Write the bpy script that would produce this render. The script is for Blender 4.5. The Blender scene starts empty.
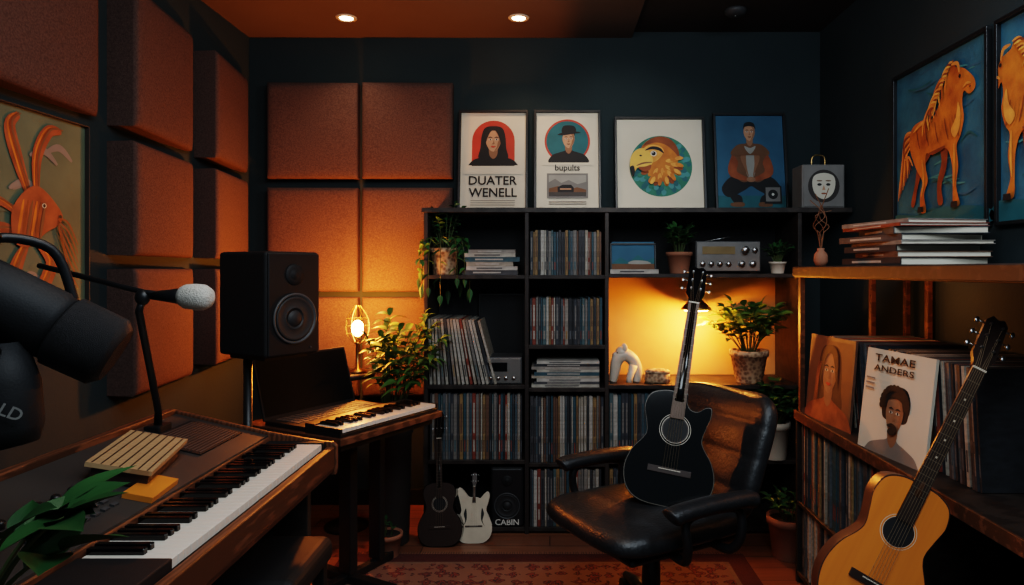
import bpy, math, random
from mathutils import Vector, Matrix
random.seed(11)
R=random.random
def U(a,b): return a+(b-a)*R()
pi=math.pi
# ---------------------------------------------------------------- materials
def P(name,c,rough=.5,metal=0,c2=None,scale=12,stretch=(1,1,1),bump=0,bscale=None,kind='noise',emit=None,es=0,coat=0,detail=4,rot=(0,0,0),spec=None):
    m=bpy.data.materials.new(name); m.use_nodes=True
    nt=m.node_tree; N=nt.nodes; L=nt.links; b=N['Principled BSDF']
    if c2 is None: c2=tuple(x*.78 for x in c)
    tc=N.new('ShaderNodeTexCoord'); mp=N.new('ShaderNodeMapping'); mp.inputs['Scale'].default_value=stretch; mp.inputs['Rotation'].default_value=rot
    L.new(tc.outputs['Object'],mp.inputs['Vector'])
    cr=N.new('ShaderNodeValToRGB'); cr.color_ramp.elements[0].color=(*c2,1); cr.color_ramp.elements[1].color=(*c,1)
    cr.color_ramp.elements[0].position=.3; cr.color_ramp.elements[1].position=.7
    if kind=='wood':
        t=N.new('ShaderNodeTexWave'); t.inputs['Scale'].default_value=scale; t.inputs['Distortion'].default_value=6; t.inputs['Detail'].default_value=3; t.inputs['Detail Scale'].default_value=1.5
        o=t.outputs['Fac']
    elif kind=='voronoi':
        t=N.new('ShaderNodeTexVoronoi'); t.inputs['Scale'].default_value=scale; o=t.outputs['Distance']
    else:
        t=N.new('ShaderNodeTexNoise'); t.inputs['Scale'].default_value=scale; t.inputs['Detail'].default_value=detail; o=t.outputs['Fac']
    L.new(mp.outputs[0],t.inputs['Vector']); L.new(o,cr.inputs[0]); L.new(cr.outputs[0],b.inputs['Base Color'])
    b.inputs['Roughness'].default_value=rough; b.inputs['Metallic'].default_value=metal
    if spec is not None: b.inputs['Specular IOR Level'].default_value=spec
    if coat: b.inputs['Coat Weight'].default_value=coat
    if bump:
        n2=N.new('ShaderNodeTexNoise'); n2.inputs['Scale'].default_value=bscale or scale*6; n2.inputs['Detail'].default_value=3
        L.new(tc.outputs['Object'],n2.inputs['Vector'])
        bp=N.new('ShaderNodeBump'); bp.inputs['Strength'].default_value=bump; bp.inputs['Distance'].default_value=.004
        L.new(n2.outputs['Fac'],bp.inputs['Height']); L.new(bp.outputs[0],b.inputs['Normal'])
    if emit: b.inputs['Emission Color'].default_value=(*emit,1); b.inputs['Emission Strength'].default_value=es
    return m
wallm=P('wall_paint',(.030,.045,.050),.85,c2=(.025,.038,.043),scale=3,bump=.15,bscale=90,spec=.25)
ceilw=P('ceiling_tan',(.125,.098,.085),.9,c2=(.11,.085,.073),scale=2,spec=.2)
ceild=P('ceiling_dark',(.052,.047,.046),.9,scale=2,spec=.2)
fabric=P('panel_fabric',(.125,.082,.072),.95,c2=(.078,.050,.044),scale=160,bump=.8,bscale=420,spec=.1)
black=P('black_plastic',(.009,.010,.012),.42,scale=30)
blackm=P('black_matte',(.010,.011,.013),.65,scale=60,bump=.1,spec=.35)
gloss=P('black_gloss',(.003,.003,.004),.12,spec=.45)
dwood=P('dark_stained_wood',(.034,.025,.021),.55,c2=(.020,.014,.012),kind='wood',scale=3,stretch=(1,6,6))
wal=P('walnut',(.15,.060,.030),.48,c2=(.075,.030,.015),kind='wood',scale=4,stretch=(6,1,6),spec=.35)
walx=P('walnut_board',(.15,.062,.032),.48,c2=(.075,.031,.016),kind='wood',scale=4,stretch=(1,6,6),spec=.35)
pale=P('pale_wood',(.46,.30,.16),.55,c2=(.30,.18,.09),kind='wood',scale=8,stretch=(8,1,1))
spruce=P('spruce_amber',(.72,.22,.022),.28,c2=(.64,.18,.017),scale=6,stretch=(8,.4,1),coat=.5)
rosew=P('rosewood',(.035,.018,.013),.45,scale=20,stretch=(4,1,4))
fingb=P('fingerboard_brown',(.12,.065,.040),.45,scale=20,stretch=(4,1,4))
neckw=P('mahogany',(.13,.052,.025),.4,scale=10)
ivory=P('key_ivory',(.74,.70,.63),.25,scale=5)
metal=P('steel',(.5,.5,.5),.3,metal=1)
fretm=P('fret_metal',(.20,.17,.13),.45,metal=.6)
strm=P('string_bronze',(.22,.17,.11),.5,metal=.5)
gold=P('brass',(.55,.36,.15),.35,metal=1)
gre=P('grey_plastic',(.06,.062,.066),.5)
panelg=P('panel_grey',(.050,.046,.043),.5,scale=4,c2=(.034,.032,.031))
silver=P('brushed_silver',(.22,.21,.20),.45,metal=.6,stretch=(1,30,1))
foam=P('foam_grey',(.52,.49,.45),.95,c2=(.40,.38,.34),scale=150,bump=.8,bscale=300)
leather=P('black_leather',(.017,.019,.022),.42,c2=(.010,.012,.014),scale=40,bump=.4,bscale=110)
terra=P('terracotta',(.33,.15,.09),.8,scale=10,bump=.2)
wcer=P('white_ceramic',(.68,.60,.50),.4)
weave=P('woven_basket',(.55,.40,.26),.85,c2=(.22,.13,.08),kind='voronoi',scale=60,bump=.5)
darkpot=P('dark_pot',(.04,.033,.03),.6)
soil=P('soil',(.03,.02,.012),.95,scale=60,bump=1)
green=P('leaf_green',(.12,.22,.05),.45,c2=(.05,.12,.025),scale=18)
green2=P('leaf_deep',(.05,.16,.05),.42,c2=(.022,.08,.026),scale=14)
greenN=P('leaf_near',(.03,.095,.028),.5,c2=(.013,.05,.015),scale=9,spec=.3)
stemm=P('stem',(.07,.10,.03),.6)
orange=P('orange_enamel',(.62,.22,.03),.45)
paper=P('paper_cream',(.62,.57,.48),.8,c2=(.57,.52,.43),scale=6)
inkblk=P('ink_black',(.012,.012,.014),.7)
red=P('paint_red',(.50,.055,.03),.7)
teal=P('paint_teal',(.02,.13,.155),.7)
tealL=P('paint_light_teal',(.07,.26,.27),.7)
tealG=P('paint_teal_green',(.035,.19,.13),.7)
blue=P('paint_blue',(.04,.14,.22),.75,c2=(.025,.095,.16),scale=5)
blue2=P('canvas_blue',(.035,.17,.25),.75,c2=(.014,.07,.13),scale=7,detail=8,bump=.4,bscale=60)
ochre=P('canvas_orange',(.62,.22,.03),.7,c2=(.34,.09,.013),scale=14,detail=8,bump=.4,bscale=60)
ochreD=P('canvas_rust',(.28,.075,.02),.7,c2=(.14,.035,.01),scale=14)
ochreL=P('canvas_yellow',(.75,.38,.08),.7,c2=(.52,.20,.04),scale=20)
olive=P('canvas_sage',(.125,.165,.115),.8,c2=(.075,.105,.075),scale=5,detail=8)
rust=P('canvas_redbrown',(.34,.10,.04),.75,c2=(.18,.05,.02),scale=18,detail=8)
skin=P('paint_skin',(.50,.28,.17),.7,c2=(.42,.22,.13),scale=30)
skinD=P('paint_skin_shade',(.27,.13,.07),.7)
skinB=P('paint_skin_brown',(.32,.17,.10),.7,c2=(.24,.12,.07),scale=30)
brown=P('paint_brown',(.17,.08,.04),.7)
yel=P('paint_yellow',(.75,.45,.10),.7)
whit=P('paint_white',(.72,.69,.63),.7)
greyp=P('paint_grey',(.20,.19,.18),.7)
greyL=P('paint_mist',(.34,.33,.30),.7)
screenm=P('screen_dark',(.004,.005,.006),.5,spec=.08)
glow=P('lamp_glow',(1,.6,.25),.5,emit=(1,.55,.18),es=30)
glow2=P('puck_glow',(1,.7,.4),.5,emit=(1,.62,.25),es=25)
dl=P('downlight_glow',(1,.8,.6),.5,emit=(1,.72,.48),es=14)
cone=P('speaker_cone',(.022,.022,.024),.6)
cream=P('lit_wall_board',(.60,.36,.15),.8,scale=5)  # paler than the wall paint, so the lamplit niche comes out brighter
# ---------------------------------------------------------------- mesh builder
class MB:
    def __init__(s): s.v=[];s.f=[];s.k=[];s.s=[];s.mats=[]
    def mi(s,m):
        if m not in s.mats: s.mats.append(m)
        return s.mats.index(m)
    def add(s,vs,fs,m,sm=False,M=None):
        o=len(s.v); k=s.mi(m)
        for p in vs:
            p=Vector(p); s.v.append(M@p if M else p)
        for f in fs: s.f.append([i+o for i in f]); s.k.append(k); s.s.append(sm)
        return s
    def box(s,x0,x1,y0,y1,z0,z1,m,M=None):
        vs=[(x,y,z) for x in(x0,x1) for y in(y0,y1) for z in(z0,z1)]
        return s.add(vs,[(0,1,3,2),(4,6,7,5),(0,4,5,1),(2,3,7,6),(0,2,6,4),(1,5,7,3)],m,False,M)
    def tube(s,pts,rs,m,n=10,M=None,closed=False):
        pts=[Vector(p) for p in pts]
        if not isinstance(rs,(list,tuple)): rs=[rs]*len(pts)
        vs=[];fs=[];K=len(pts);prev=None
        for i,p in enumerate(pts):
            if closed: t=pts[(i+1)%K]-pts[i-1]
            else: t=pts[min(i+1,K-1)]-pts[max(i-1,0)]
            if t.length<1e-9: t=Vector((0,0,1))
            t.normalize()
            if prev is None:
                a=Vector((0,0,1)) if abs(t.z)<.9 else Vector((1,0,0)); prev=t.cross(a).normalized()
            else:
                prev=prev-t*prev.dot(t)
                prev=prev.normalized() if prev.length>1e-6 else t.orthogonal().normalized()
            b=t.cross(prev)
            for j in range(n):
                a=2*pi*j/n; vs.append(p+prev*math.cos(a)*rs[i]+b*math.sin(a)*rs[i])
        for i in range(K if closed else K-1):
            i2=(i+1)%K
            for j in range(n):
                j2=(j+1)%n; fs.append((i*n+j,i*n+j2,i2*n+j2,i2*n+j))
        s.add(vs,fs,m,n>5,M)
        if not closed:
            o=len(s.v)-len(vs); k=s.mi(m)
            s.f.append([o+j for j in range(n)][::-1]); s.k.append(k); s.s.append(False)
            s.f.append([o+(K-1)*n+j for j in range(n)]); s.k.append(k); s.s.append(False)
        return s
    def lathe(s,prof,m,n=28,M=None,sm=True):
        vs=[];fs=[]
        for r,z in prof:
            for j in range(n):
                a=2*pi*j/n; vs.append((r*math.cos(a),r*math.sin(a),z))
        for i in range(len(prof)-1):
            for j in range(n):
                j2=(j+1)%n; fs.append((i*n+j,i*n+j2,(i+1)*n+j2,(i+1)*n+j))
        fs.append(tuple(range(n))[::-1]); fs.append(tuple((len(prof)-1)*n+j for j in range(n)))
        return s.add(vs,fs,m,sm,M)
    def ell(s,c,r,m,M=None,nu=18,nv=10):
        if not isinstance(r,(list,tuple)): r=(r,r,r)
        vs=[];fs=[]
        for i in range(nv+1):
            t=-pi/2+pi*i/nv
            for j in range(nu):
                a=2*pi*j/nu; vs.append((c[0]+r[0]*math.cos(t)*math.cos(a),c[1]+r[1]*math.cos(t)*math.sin(a),c[2]+r[2]*math.sin(t)))
        for i in range(nv):
            for j in range(nu):
                j2=(j+1)%nu; fs.append((i*nu+j,i*nu+j2,(i+1)*nu+j2,(i+1)*nu+j))
        return s.add(vs,fs,m,True,M)
    def prism(s,out,z0,z1,m,mside=None,M=None):
        n=len(out)
        vs=[(x,y,z0) for x,y in out]+[(x,y,z1) for x,y in out]
        s.add(vs,[tuple(range(n))[::-1],tuple(range(n,2*n))],m,False,M)
        s.add(vs,[(i,(i+1)%n,n+(i+1)%n,n+i) for i in range(n)],mside or m,True,M)
        return s
    def poly(s,out,z,m,M=None):
        return s.add([(x,y,z) for x,y in out],[tuple(range(len(out)))],m,False,M)
    def text(s,txt,w,x,y,z,m,M=None,h=None):
        vs,ps,(x0,x1,y0,y1)=tgeo(txt)
        sc=w/(x1-x0); sy=sc if h is None else h/(y1-y0)
        vv=[((p[0]-(x0+x1)/2)*sc+x,(p[1]-(y0+y1)/2)*sy+y,z) for p in vs]
        return s.add(vv,ps,m,False,M)
_tc={}
def tgeo(t):
    if t in _tc: return _tc[t]
    cu=bpy.data.curves.new('t','FONT'); cu.body=t; cu.size=1; cu.offset=.016; cu.resolution_u=3
    ob=bpy.data.objects.new('t',cu); bpy.context.scene.collection.objects.link(ob)
    bpy.context.view_layer.update()
    me=bpy.data.meshes.new_from_object(ob.evaluated_get(bpy.context.evaluated_depsgraph_get()))
    vs=[tuple(v.co) for v in me.vertices]; ps=[tuple(p.vertices) for p in me.polygons]
    bb=(min(v[0] for v in vs),max(v[0] for v in vs),min(v[1] for v in vs),max(v[1] for v in vs))
    bpy.data.objects.remove(ob); bpy.data.curves.remove(cu); bpy.data.meshes.remove(me)
    _tc[t]=(vs,ps,bb); return _tc[t]
import bmesh
def mesh_of(mb,name,recalc=True):
    me=bpy.data.meshes.new(name); me.from_pydata([tuple(v) for v in mb.v],[],mb.f)
    for m in mb.mats: me.materials.append(m)
    me.polygons.foreach_set('material_index',mb.k); me.polygons.foreach_set('use_smooth',mb.s)
    if recalc:
        bm=bmesh.new(); bm.from_mesh(me); bmesh.ops.recalc_face_normals(bm,faces=bm.faces); bm.to_mesh(me); bm.free()
    me.update(); return me
LK=bpy.context.scene.collection.objects.link
def bev(o,w,seg=2):
    if w:
        b=o.modifiers.new('bevel','BEVEL'); b.width=w; b.segments=seg; b.limit_method='ANGLE'; b.angle_limit=math.radians(40)
def thing(name,label,cat,M=None,group=None):
    o=bpy.data.objects.new(name,None); o.empty_display_size=.05; LK(o)
    o.matrix_basis=M or Matrix(); o['label']=label; o['category']=cat
    if group: o['group']=group
    return o
def part(par,name,mb,label=None,bevel=0,seg=2,M=None):
    o=bpy.data.objects.new(name,mb if isinstance(mb,bpy.types.Mesh) else mesh_of(mb,name)); LK(o); o.parent=par
    if M: o.matrix_basis=M
    if label: o['label']=label
    bev(o,bevel,seg); return o
def solo(name,label,cat,mb,M=None,group=None,bevel=0,seg=2):
    o=bpy.data.objects.new(name,mb if isinstance(mb,bpy.types.Mesh) else mesh_of(mb,name)); LK(o)
    if M: o.matrix_basis=M
    o['label']=label; o['category']=cat
    if group: o['group']=group
    bev(o,bevel,seg); return o
def struct(name,mb,bevel=0):
    o=bpy.data.objects.new(name,mesh_of(mb,name)); LK(o); o['kind']='structure'; bev(o,bevel); return o
def Tr(x,y,z): return Matrix.Translation((x,y,z))
def Rz(a): return Matrix.Rotation(math.radians(a),4,'Z')
def Rx(a): return Matrix.Rotation(math.radians(a),4,'X')
def Ry(a): return Matrix.Rotation(math.radians(a),4,'Y')
def basis(o,x,y,z):
    x,y,z=Vector(x),Vector(y),Vector(z)
    return Matrix(((x.x,y.x,z.x,o[0]),(x.y,y.y,z.y,o[1]),(x.z,y.z,z.z,o[2]),(0,0,0,1)))
def lookframe(o,ydir,zdir):
    y=Vector(ydir).normalized(); x=y.cross(Vector(zdir)).normalized(); z=x.cross(y); return basis(o,x,y,z)
def cat(pts,closed=True,k=5):
    n=len(pts);out=[]
    rng=range(n) if closed else range(n-1)
    for i in rng:
        g=lambda j:Vector(pts[j%n]) if closed else Vector(pts[max(0,min(n-1,j))])
        p0,p1,p2,p3=g(i-1),g(i),g(i+1),g(i+2)
        for q in range(k):
            t=q/k
            out.append(tuple(.5*((2*p1)+(-p0+p2)*t+(2*p0-5*p1+4*p2-p3)*t*t+(-p0+3*p1-3*p2+p3)*t**3)))
    if not closed: out.append(tuple(pts[-1]))
    return out
# ---------------------------------------------------------------- room
XL,XR,YB,H0,YF=-1.54,1.385,3.5,2.39,-.9
b=MB(); b.box(XL-.1,XR+.1,YB,YB+.1,0,H0+.1,wallm); struct('wall_back',b)
b=MB(); b.box(XL-.1,XL,YF,YB,0,H0+.1,wallm); struct('wall_left',b)
b=MB(); b.box(XR,XR+.1,YF,YB,0,H0+.1,wallm); struct('wall_right',b)
b=MB(); b.box(XL,.42,YF,YB,H0,H0+.1,ceilw); struct('ceiling',b)
b=MB(); b.box(.42,XR,YF,YB,H0+.03,H0+.1,ceild); struct('ceiling_recess',b)
fm=bpy.data.materials.new('floor_planks'); fm.use_nodes=True; nt=fm.node_tree;N=nt.nodes;L=nt.links
tc=N.new('ShaderNodeTexCoord');mp=N.new('ShaderNodeMapping');br=N.new('ShaderNodeTexBrick')
L.new(tc.outputs['Object'],mp.inputs[0]);L.new(mp.outputs[0],br.inputs['Vector'])
br.inputs['Scale'].default_value=1;br.inputs['Brick Width'].default_value=1.1;br.inputs['Row Height'].default_value=.11;br.inputs['Mortar Size'].default_value=.002
br.inputs['Color1'].default_value=(.34,.145,.075,1);br.inputs['Color2'].default_value=(.24,.095,.05,1);br.inputs['Mortar'].default_value=(.03,.015,.01,1)
nz=N.new('ShaderNodeTexNoise');mp2=N.new('ShaderNodeMapping');mp2.inputs['Scale'].default_value=(2,30,2);L.new(tc.outputs['Object'],mp2.inputs[0]);L.new(mp2.outputs[0],nz.inputs['Vector']);nz.inputs['Scale'].default_value=2
mx=N.new('ShaderNodeMix');mx.data_type='RGBA';mx.blend_type='MULTIPLY';mx.inputs[0].default_value=.5
L.new(br.outputs['Color'],mx.inputs[6]);L.new(nz.outputs['Fac'],mx.inputs[7]);L.new(mx.outputs[2],N['Principled BSDF'].inputs['Base Color'])
N['Principled BSDF'].inputs['Roughness'].default_value=.36
b=MB(); b.box(XL-.1,XR+.1,YF,YB+.1,-.08,0,fm); struct('floor',b)
b=MB(); b.box(XL,XR,YB-.014,YB,0,.08,blackm); struct('baseboard_back',b,.003)
b=MB(); b.box(XR-.014,XR,YF,YB-.014,0,.08,blackm); struct('baseboard_right',b,.003)
b=MB(); b.box(XL,XL+.014,YF,YB-.014,0,.08,blackm); struct('baseboard_left',b,.003)
# rug
rm=bpy.data.materials.new('rug_pattern'); rm.use_nodes=True; nt=rm.node_tree;N=nt.nodes;L=nt.links
tc=N.new('ShaderNodeTexCoord');v=N.new('ShaderNodeTexVoronoi');v.distance='MANHATTAN';v.inputs['Scale'].default_value=17;v.inputs['Randomness'].default_value=.5
wv=N.new('ShaderNodeTexWave');wv.wave_type='RINGS';wv.inputs['Scale'].default_value=9;wv.inputs['Distortion'].default_value=7;wv.inputs['Detail Scale'].default_value=3
ad=N.new('ShaderNodeMath');ad.operation='MULTIPLY_ADD';ad.inputs[1].default_value=.25
cr=N.new('ShaderNodeValToRGB');cr.color_ramp.interpolation='CONSTANT'
els=cr.color_ramp.elements;els[0].color=(.17,.10,.07,1);els[1].position=.20;els[1].color=(.13,.022,.018,1)
for p_,c_ in((.34,(.02,.022,.032,1)),(.44,(.15,.035,.025,1)),(.58,(.05,.02,.022,1)),(.70,(.16,.085,.06,1))):
    e=els.new(p_);e.color=c_
L.new(tc.outputs['Object'],v.inputs['Vector']);L.new(tc.outputs['Object'],wv.inputs['Vector']);L.new(wv.outputs['Fac'],ad.inputs[0]);L.new(v.outputs['Distance'],ad.inputs[2]);L.new(ad.outputs[0],cr.inputs[0]);L.new(cr.outputs[0],N['Principled BSDF'].inputs['Base Color'])
N['Principled BSDF'].inputs['Roughness'].default_value=.95
rb=P('rug_border',(.085,.020,.017),.95,scale=80,bump=.6); rc=P('rug_stripe',(.17,.11,.08),.95,scale=80)
t=thing('rug','dark red patterned woven rug with cream stripe border','rug',Tr(-.03,1.95,0))
b=MB(); b.box(-.84,.84,-.92,.92,0,.006,rb); part(t,'border',b)
b=MB(); b.box(-.76,.76,-.84,.84,.006,.0072,rc); b.box(-.74,.74,-.82,.82,.0072,.008,rm); part(t,'field',b)
b=MB()
for i in range(150):
    x=-.84+1.68*(i+.5)/150
    b.tube([(x,.92,.003),(x+U(-.004,.004),.95,.002)],.0015,rc,4)
o=part(t,'fringe',b)
for i,(x,y) in enumerate([(-.96,3.22),(-.147,3.22)]):
    t=thing('recessed_ceiling_light','round recessed ceiling downlight with warm bulb','ceiling light',Tr(x,y,H0),'recessed ceiling downlights')
    part(t,'trim_ring',MB().lathe([(.032,-.001),(.036,-.006),(.048,-.004),(.05,0)],wcer,32))
    part(t,'bulb',MB().lathe([(.031,-.003),(.001,-.009)],dl,24))
t=thing('smoke_detector','round dark smoke detector on the ceiling','smoke detector',Tr(.87,3.2,H0+.03))
part(t,'housing',MB().lathe([(.05,0),(.05,-.012),(.04,-.024),(.015,-.028)],gre,32))
part(t,'indicator',MB().lathe([(.006,-.028),(.006,-.030),(.001,-.031)],metal,12))
# ---------------------------------------------------------------- acoustic tiles
def pmesh(w,h,d0,d1):
    b=MB(); n=16
    vs=[];fs=[]
    for i in range(n+1):
        for j in range(n+1):
            a=math.sin((-1+2*i/n)*pi/2); c=math.sin((-1+2*j/n)*pi/2)
            d=d0+(d1-d0)*(a+1)/2
            e=(max(0,1-abs(a)**14)**.4)*(max(0,1-abs(c)**14)**.4)
            z=(d-.018)+.018*e
            vs.append((a*w/2,c*h/2,z))
    for i in range(n):
        for j in range(n):
            q=i*(n+1)+j; fs.append((q,q+n+1,q+n+2,q+1))
    b.add(vs,fs,fabric,True)
    rim=[i*(n+1) for i in range(n+1)]+[n*(n+1)+j for j in range(1,n+1)]+[i*(n+1)+n for i in range(n-1,-1,-1)]+[j for j in range(n-1,0,-1)]
    o=len(b.v); 
    for r_ in rim: p=b.v[r_]; b.v.append(Vector((p.x*.99,p.y*.99,0)))
    k=b.mi(fabric); m=len(rim)
    for i in range(m): b.f.append([rim[i],rim[(i+1)%m],o+(i+1)%m,o+i]); b.k.append(k); b.s.append(False)
    b.f.append([o+i for i in range(m)]); b.k.append(k); b.s.append(False)
    return mesh_of(b,'sound_absorber')
BW_=lambda x,y,z:basis((x,y,z),(1,0,0),(0,0,1),(0,-1,0))
LW_=lambda x,y,z:basis((x,y,z),(0,1,0),(0,0,1),(1,0,0))
RW_=lambda x,y,z:basis((x,y,z),(0,-1,0),(0,0,1),(-1,0,0))
for i,(x0,x1) in enumerate([(-1.425,-.970),(-.945,-.490)]):
    for j,(z0,z1) in enumerate([(1.66,2.145),(1.09,1.615),(.56,1.062)]):
        solo('sound_absorber','brown padded fabric acoustic tile mounted on the back wall','acoustic tile',pmesh(x1-x0,z1-z0,.08,.07),BW_((x0+x1)/2,YB,(z0+z1)/2),'fabric acoustic wall tiles')
for (y0,y1,zs,da,db) in [(2.95,3.40,[(1.685,2.15),(1.25,1.64),(.79,1.205)],.11,.045),(2.37,2.88,[(1.70,2.19),(1.25,1.65),(.76,1.205)],.11,.045),(1.62,2.27,[(1.71,2.3)],.10,.05)]:
    for (z0,z1) in zs:
        solo('sound_absorber','dark brown angled acoustic tile mounted on side wall','acoustic tile',pmesh(y1-y0,z1-z0,da,db),LW_(XL,(y0+y1)/2,(z0+z1)/2),'fabric acoustic wall tiles')
# ---------------------------------------------------------------- framed art
class Art(MB):
    def __init__(s,W,H,bg):
        super().__init__(); s.W=W;s.H=H;s.z=.004
        s.box(-W/2,W/2,0,H,.001,.004,bg)
    def T(s,pts): return [(-s.W/2+x*s.W,y*s.W) for x,y in pts]
    def b(s,pts,m,sm=True):
        s.z+=.0002
        if sm: pts=cat(pts)
        s.poly(s.T(pts),s.z,m)
    def e(s,x,y,rx,ry,m,n=40):
        s.b([(x+rx*math.cos(2*pi*i/n),y+ry*math.sin(2*pi*i/n)) for i in range(n)],m,False)
    def r(s,x0,x1,y0,y1,m): s.b([(x0,y0),(x1,y0),(x1,y1),(x0,y1)],m,False)
    def line(s,pts,w,m):
        pts=[Vector(p) for p in cat(pts,False,6)]; n=len(pts); l=[];r=[]
        for i,p in enumerate(pts):
            d=(pts[min(i+1,n-1)]-pts[max(i-1,0)]); d=d.normalized() if d.length>1e-7 else Vector((0,1)); q=Vector((-d.y,d.x)); ww=w*(.25+.75*math.sin(pi*(i+.5)/n))
            l.append(tuple(p+q*ww)); r.append(tuple(p-q*ww))
        s.z+=.0002; vs=[(a,b_,s.z) for a,b_ in s.T(l+r)]
        s.add(vs,[(i,i+1,n+i+1,n+i) for i in range(n-1)],m)
    def w(s,t,w,x,y,m,h=None):
        s.z+=.0002; s.text(t,w*s.W,-s.W/2+x*s.W,y*s.W,s.z,m,None,None if h is None else h*s.W)
def framed(name,label,W,H,art,M,fw=.012,fd=.02,fmat=black,cat_='framed poster'):
    t=thing(name,label,cat_,M)
    b=MB()
    b.box(-W/2,W/2,0,fw,0,fd,fmat); b.box(-W/2,W/2,H-fw,H,0,fd,fmat)
    b.box(-W/2,-W/2+fw,fw,H-fw,0,fd,fmat); b.box(W/2-fw,W/2,fw,H-fw,0,fd,fmat)
    part(t,'frame',b,bevel=.0015)
    part(t,'print',art,M=Tr(0,fw,.001) )
    return t
def portrait(A,x,y,s,hair='long',sk=skin,hm=inkblk,cl=inkblk,brim=False,shade=None):
    shade=shade or skinD
    q=lambda pts:[(x+a*s,y+c*s) for a,c in pts]
    if hair=='long': A.b(q([(0,.62),(-.30,.55),(-.42,.25),(-.46,-.2),(-.52,-.55),(-.2,-.65),(.2,-.65),(.52,-.55),(.46,-.2),(.42,.25),(.30,.55)]),hm)
    if hair=='afro': A.b(q([(0,.66),(-.30,.62),(-.44,.4),(-.42,.15),(-.3,-.05),(.3,-.05),(.42,.15),(.44,.4),(.30,.62)]),hm)
    A.b(q([(-.12,-.2),(-.15,-.42),(-.42,-.52),(-.75,-.66),(-.88,-1.0),(0,-1.02),(.88,-1.0),(.75,-.66),(.42,-.52),(.15,-.42),(.12,-.2)]),cl)
    A.b(q([(-.13,-.05),(-.14,-.42),(0,-.58),(.14,-.42),(.13,-.05)]),shade)
    A.b(q([(0,.45),(-.2,.40),(-.27,.15),(-.24,-.05),(-.14,-.24),(0,-.32),(.14,-.24),(.24,-.05),(.27,.15),(.2,.40)]),sk)
    A.b(q([(.08,.43),(.2,.38),(.265,.15),(.235,-.05),(.13,-.23),(.03,-.31),(.12,-.14),(.15,.0),(.20,.14),(.14,.3)]),shade)
    for sx in(-.11,.11):
        A.b(q([(sx-.06,.115),(sx,.15),(sx+.06,.115),(sx,.09)]),whit); A.e(x+sx*s,y+.12*s,.028*s,.028*s,inkblk,10)
        A.b(q([(sx-.08,.185),(sx,.225),(sx+.08,.185),(sx,.188)]),inkblk)
    A.b(q([(.015,.12),(-.005,.02),(-.045,-.03),(0,-.05),(.045,-.03),(.03,.02)]),shade)
    A.b(q([(-.09,-.13),(-.03,-.112),(0,-.12),(.03,-.112),(.09,-.13),(0,-.175)]),red if hair=='long' else brown)
    if hair=='long': A.b(q([(0,.6),(-.26,.5),(-.33,.15),(-.30,-.2),(-.22,.15),(-.10,.40),(.02,.46),(.12,.38),(.22,.15),(.30,-.2),(.33,.15),(.26,.5)]),hm)
    elif hair=='afro':
        A.b(q([(0,.62),(-.28,.56),(-.34,.25),(-.27,.2),(-.2,.36),(0,.41),(.2,.36),(.27,.2),(.34,.25),(.28,.56)]),hm)
        for i in range(14):
            a=pi*(-.05+1.1*i/13); A.e(x+.40*s*math.cos(a),y+(.28+.34*math.sin(a))*s,.07*s,.07*s,hm,10)
        A.b(q([(-.16,-.16),(0,-.09),(.16,-.16),(.12,-.28),(0,-.335),(-.12,-.28),(-.05,-.19),(.05,-.19)]),hm)
    else: A.b(q([(0,.6),(-.22,.52),(-.29,.25),(-.2,.36),(0,.4),(.2,.36),(.29,.25),(.22,.52)]),hm)
    if brim:
        A.b(q([(-.5,.30),(-.2,.42),(.2,.46),(.55,.40),(.2,.34),(-.2,.28)]),hm)
        A.b(q([(-.27,.38),(-.25,.68),(0,.74),(.27,.68),(.3,.42)]),hm)
ztop=1.483
def leanM(x,tilt,y=3.40,z=ztop): return BW_(x,y,z)@Rx(-tilt)
A=Art(.326,.506,paper)
arch=[(.17,.72),(.17,1.1)]+[(.5-.33*math.cos(pi*i/16),1.1+.33*math.sin(pi*i/16)) for i in range(1,16)]+[(.83,1.1),(.83,.72)]
A.b(arch,red,False)
portrait(A,.5,1.07,.44,'long')
A.r(.04,.96,.57,.71,paper); A.r(.17,.83,.70,.74,inkblk)
A.w('DUATER',.74,.5,.47,inkblk,.14); A.w('WENELL',.74,.5,.28,inkblk,.14)
for k_ in range(3): A.r(.16,.84,.15-.035*k_,.158-.035*k_,greyp)
framed('framed_poster','cream poster of long haired woman on red arch, black frame',.35,.53,A,leanM(-.285,8))
A=Art(.311,.506,paper)
A.e(.5,1.15,.37,.37,red,48); A.e(.5,1.15,.34,.34,teal,48)
portrait(A,.52,1.15,.36,'short',brim=True)
A.r(.1,.9,.745,.79,paper)
A.w('bupults',.40,.5,.69,inkblk); 
A.r(.17,.83,.20,.61,greyp); A.r(.2,.8,.23,.58,greyL); A.b([(.2,.23),(.2,.46),(.30,.52),(.40,.45),(.52,.50),(.66,.43),(.8,.47),(.8,.23)],greyp,False); A.b([(.2,.23),(.2,.36),(.35,.40),(.5,.33),(.65,.38),(.8,.34),(.8,.23)],brown,False); A.r(.2,.8,.23,.30,darkpot)
A.b([(.34,.30),(.34,.38),(.42,.42),(.56,.42),(.60,.37),(.60,.30)],inkblk,False); A.r(.38,.56,.34,.36,skin)
A.r(.2,.8,.10,.112,greyp); A.r(.2,.8,.135,.147,greyp)
framed('framed_poster','cream poster of man in brimmed hat above small landscape',.335,.53,A,leanM(.088,8))
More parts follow.
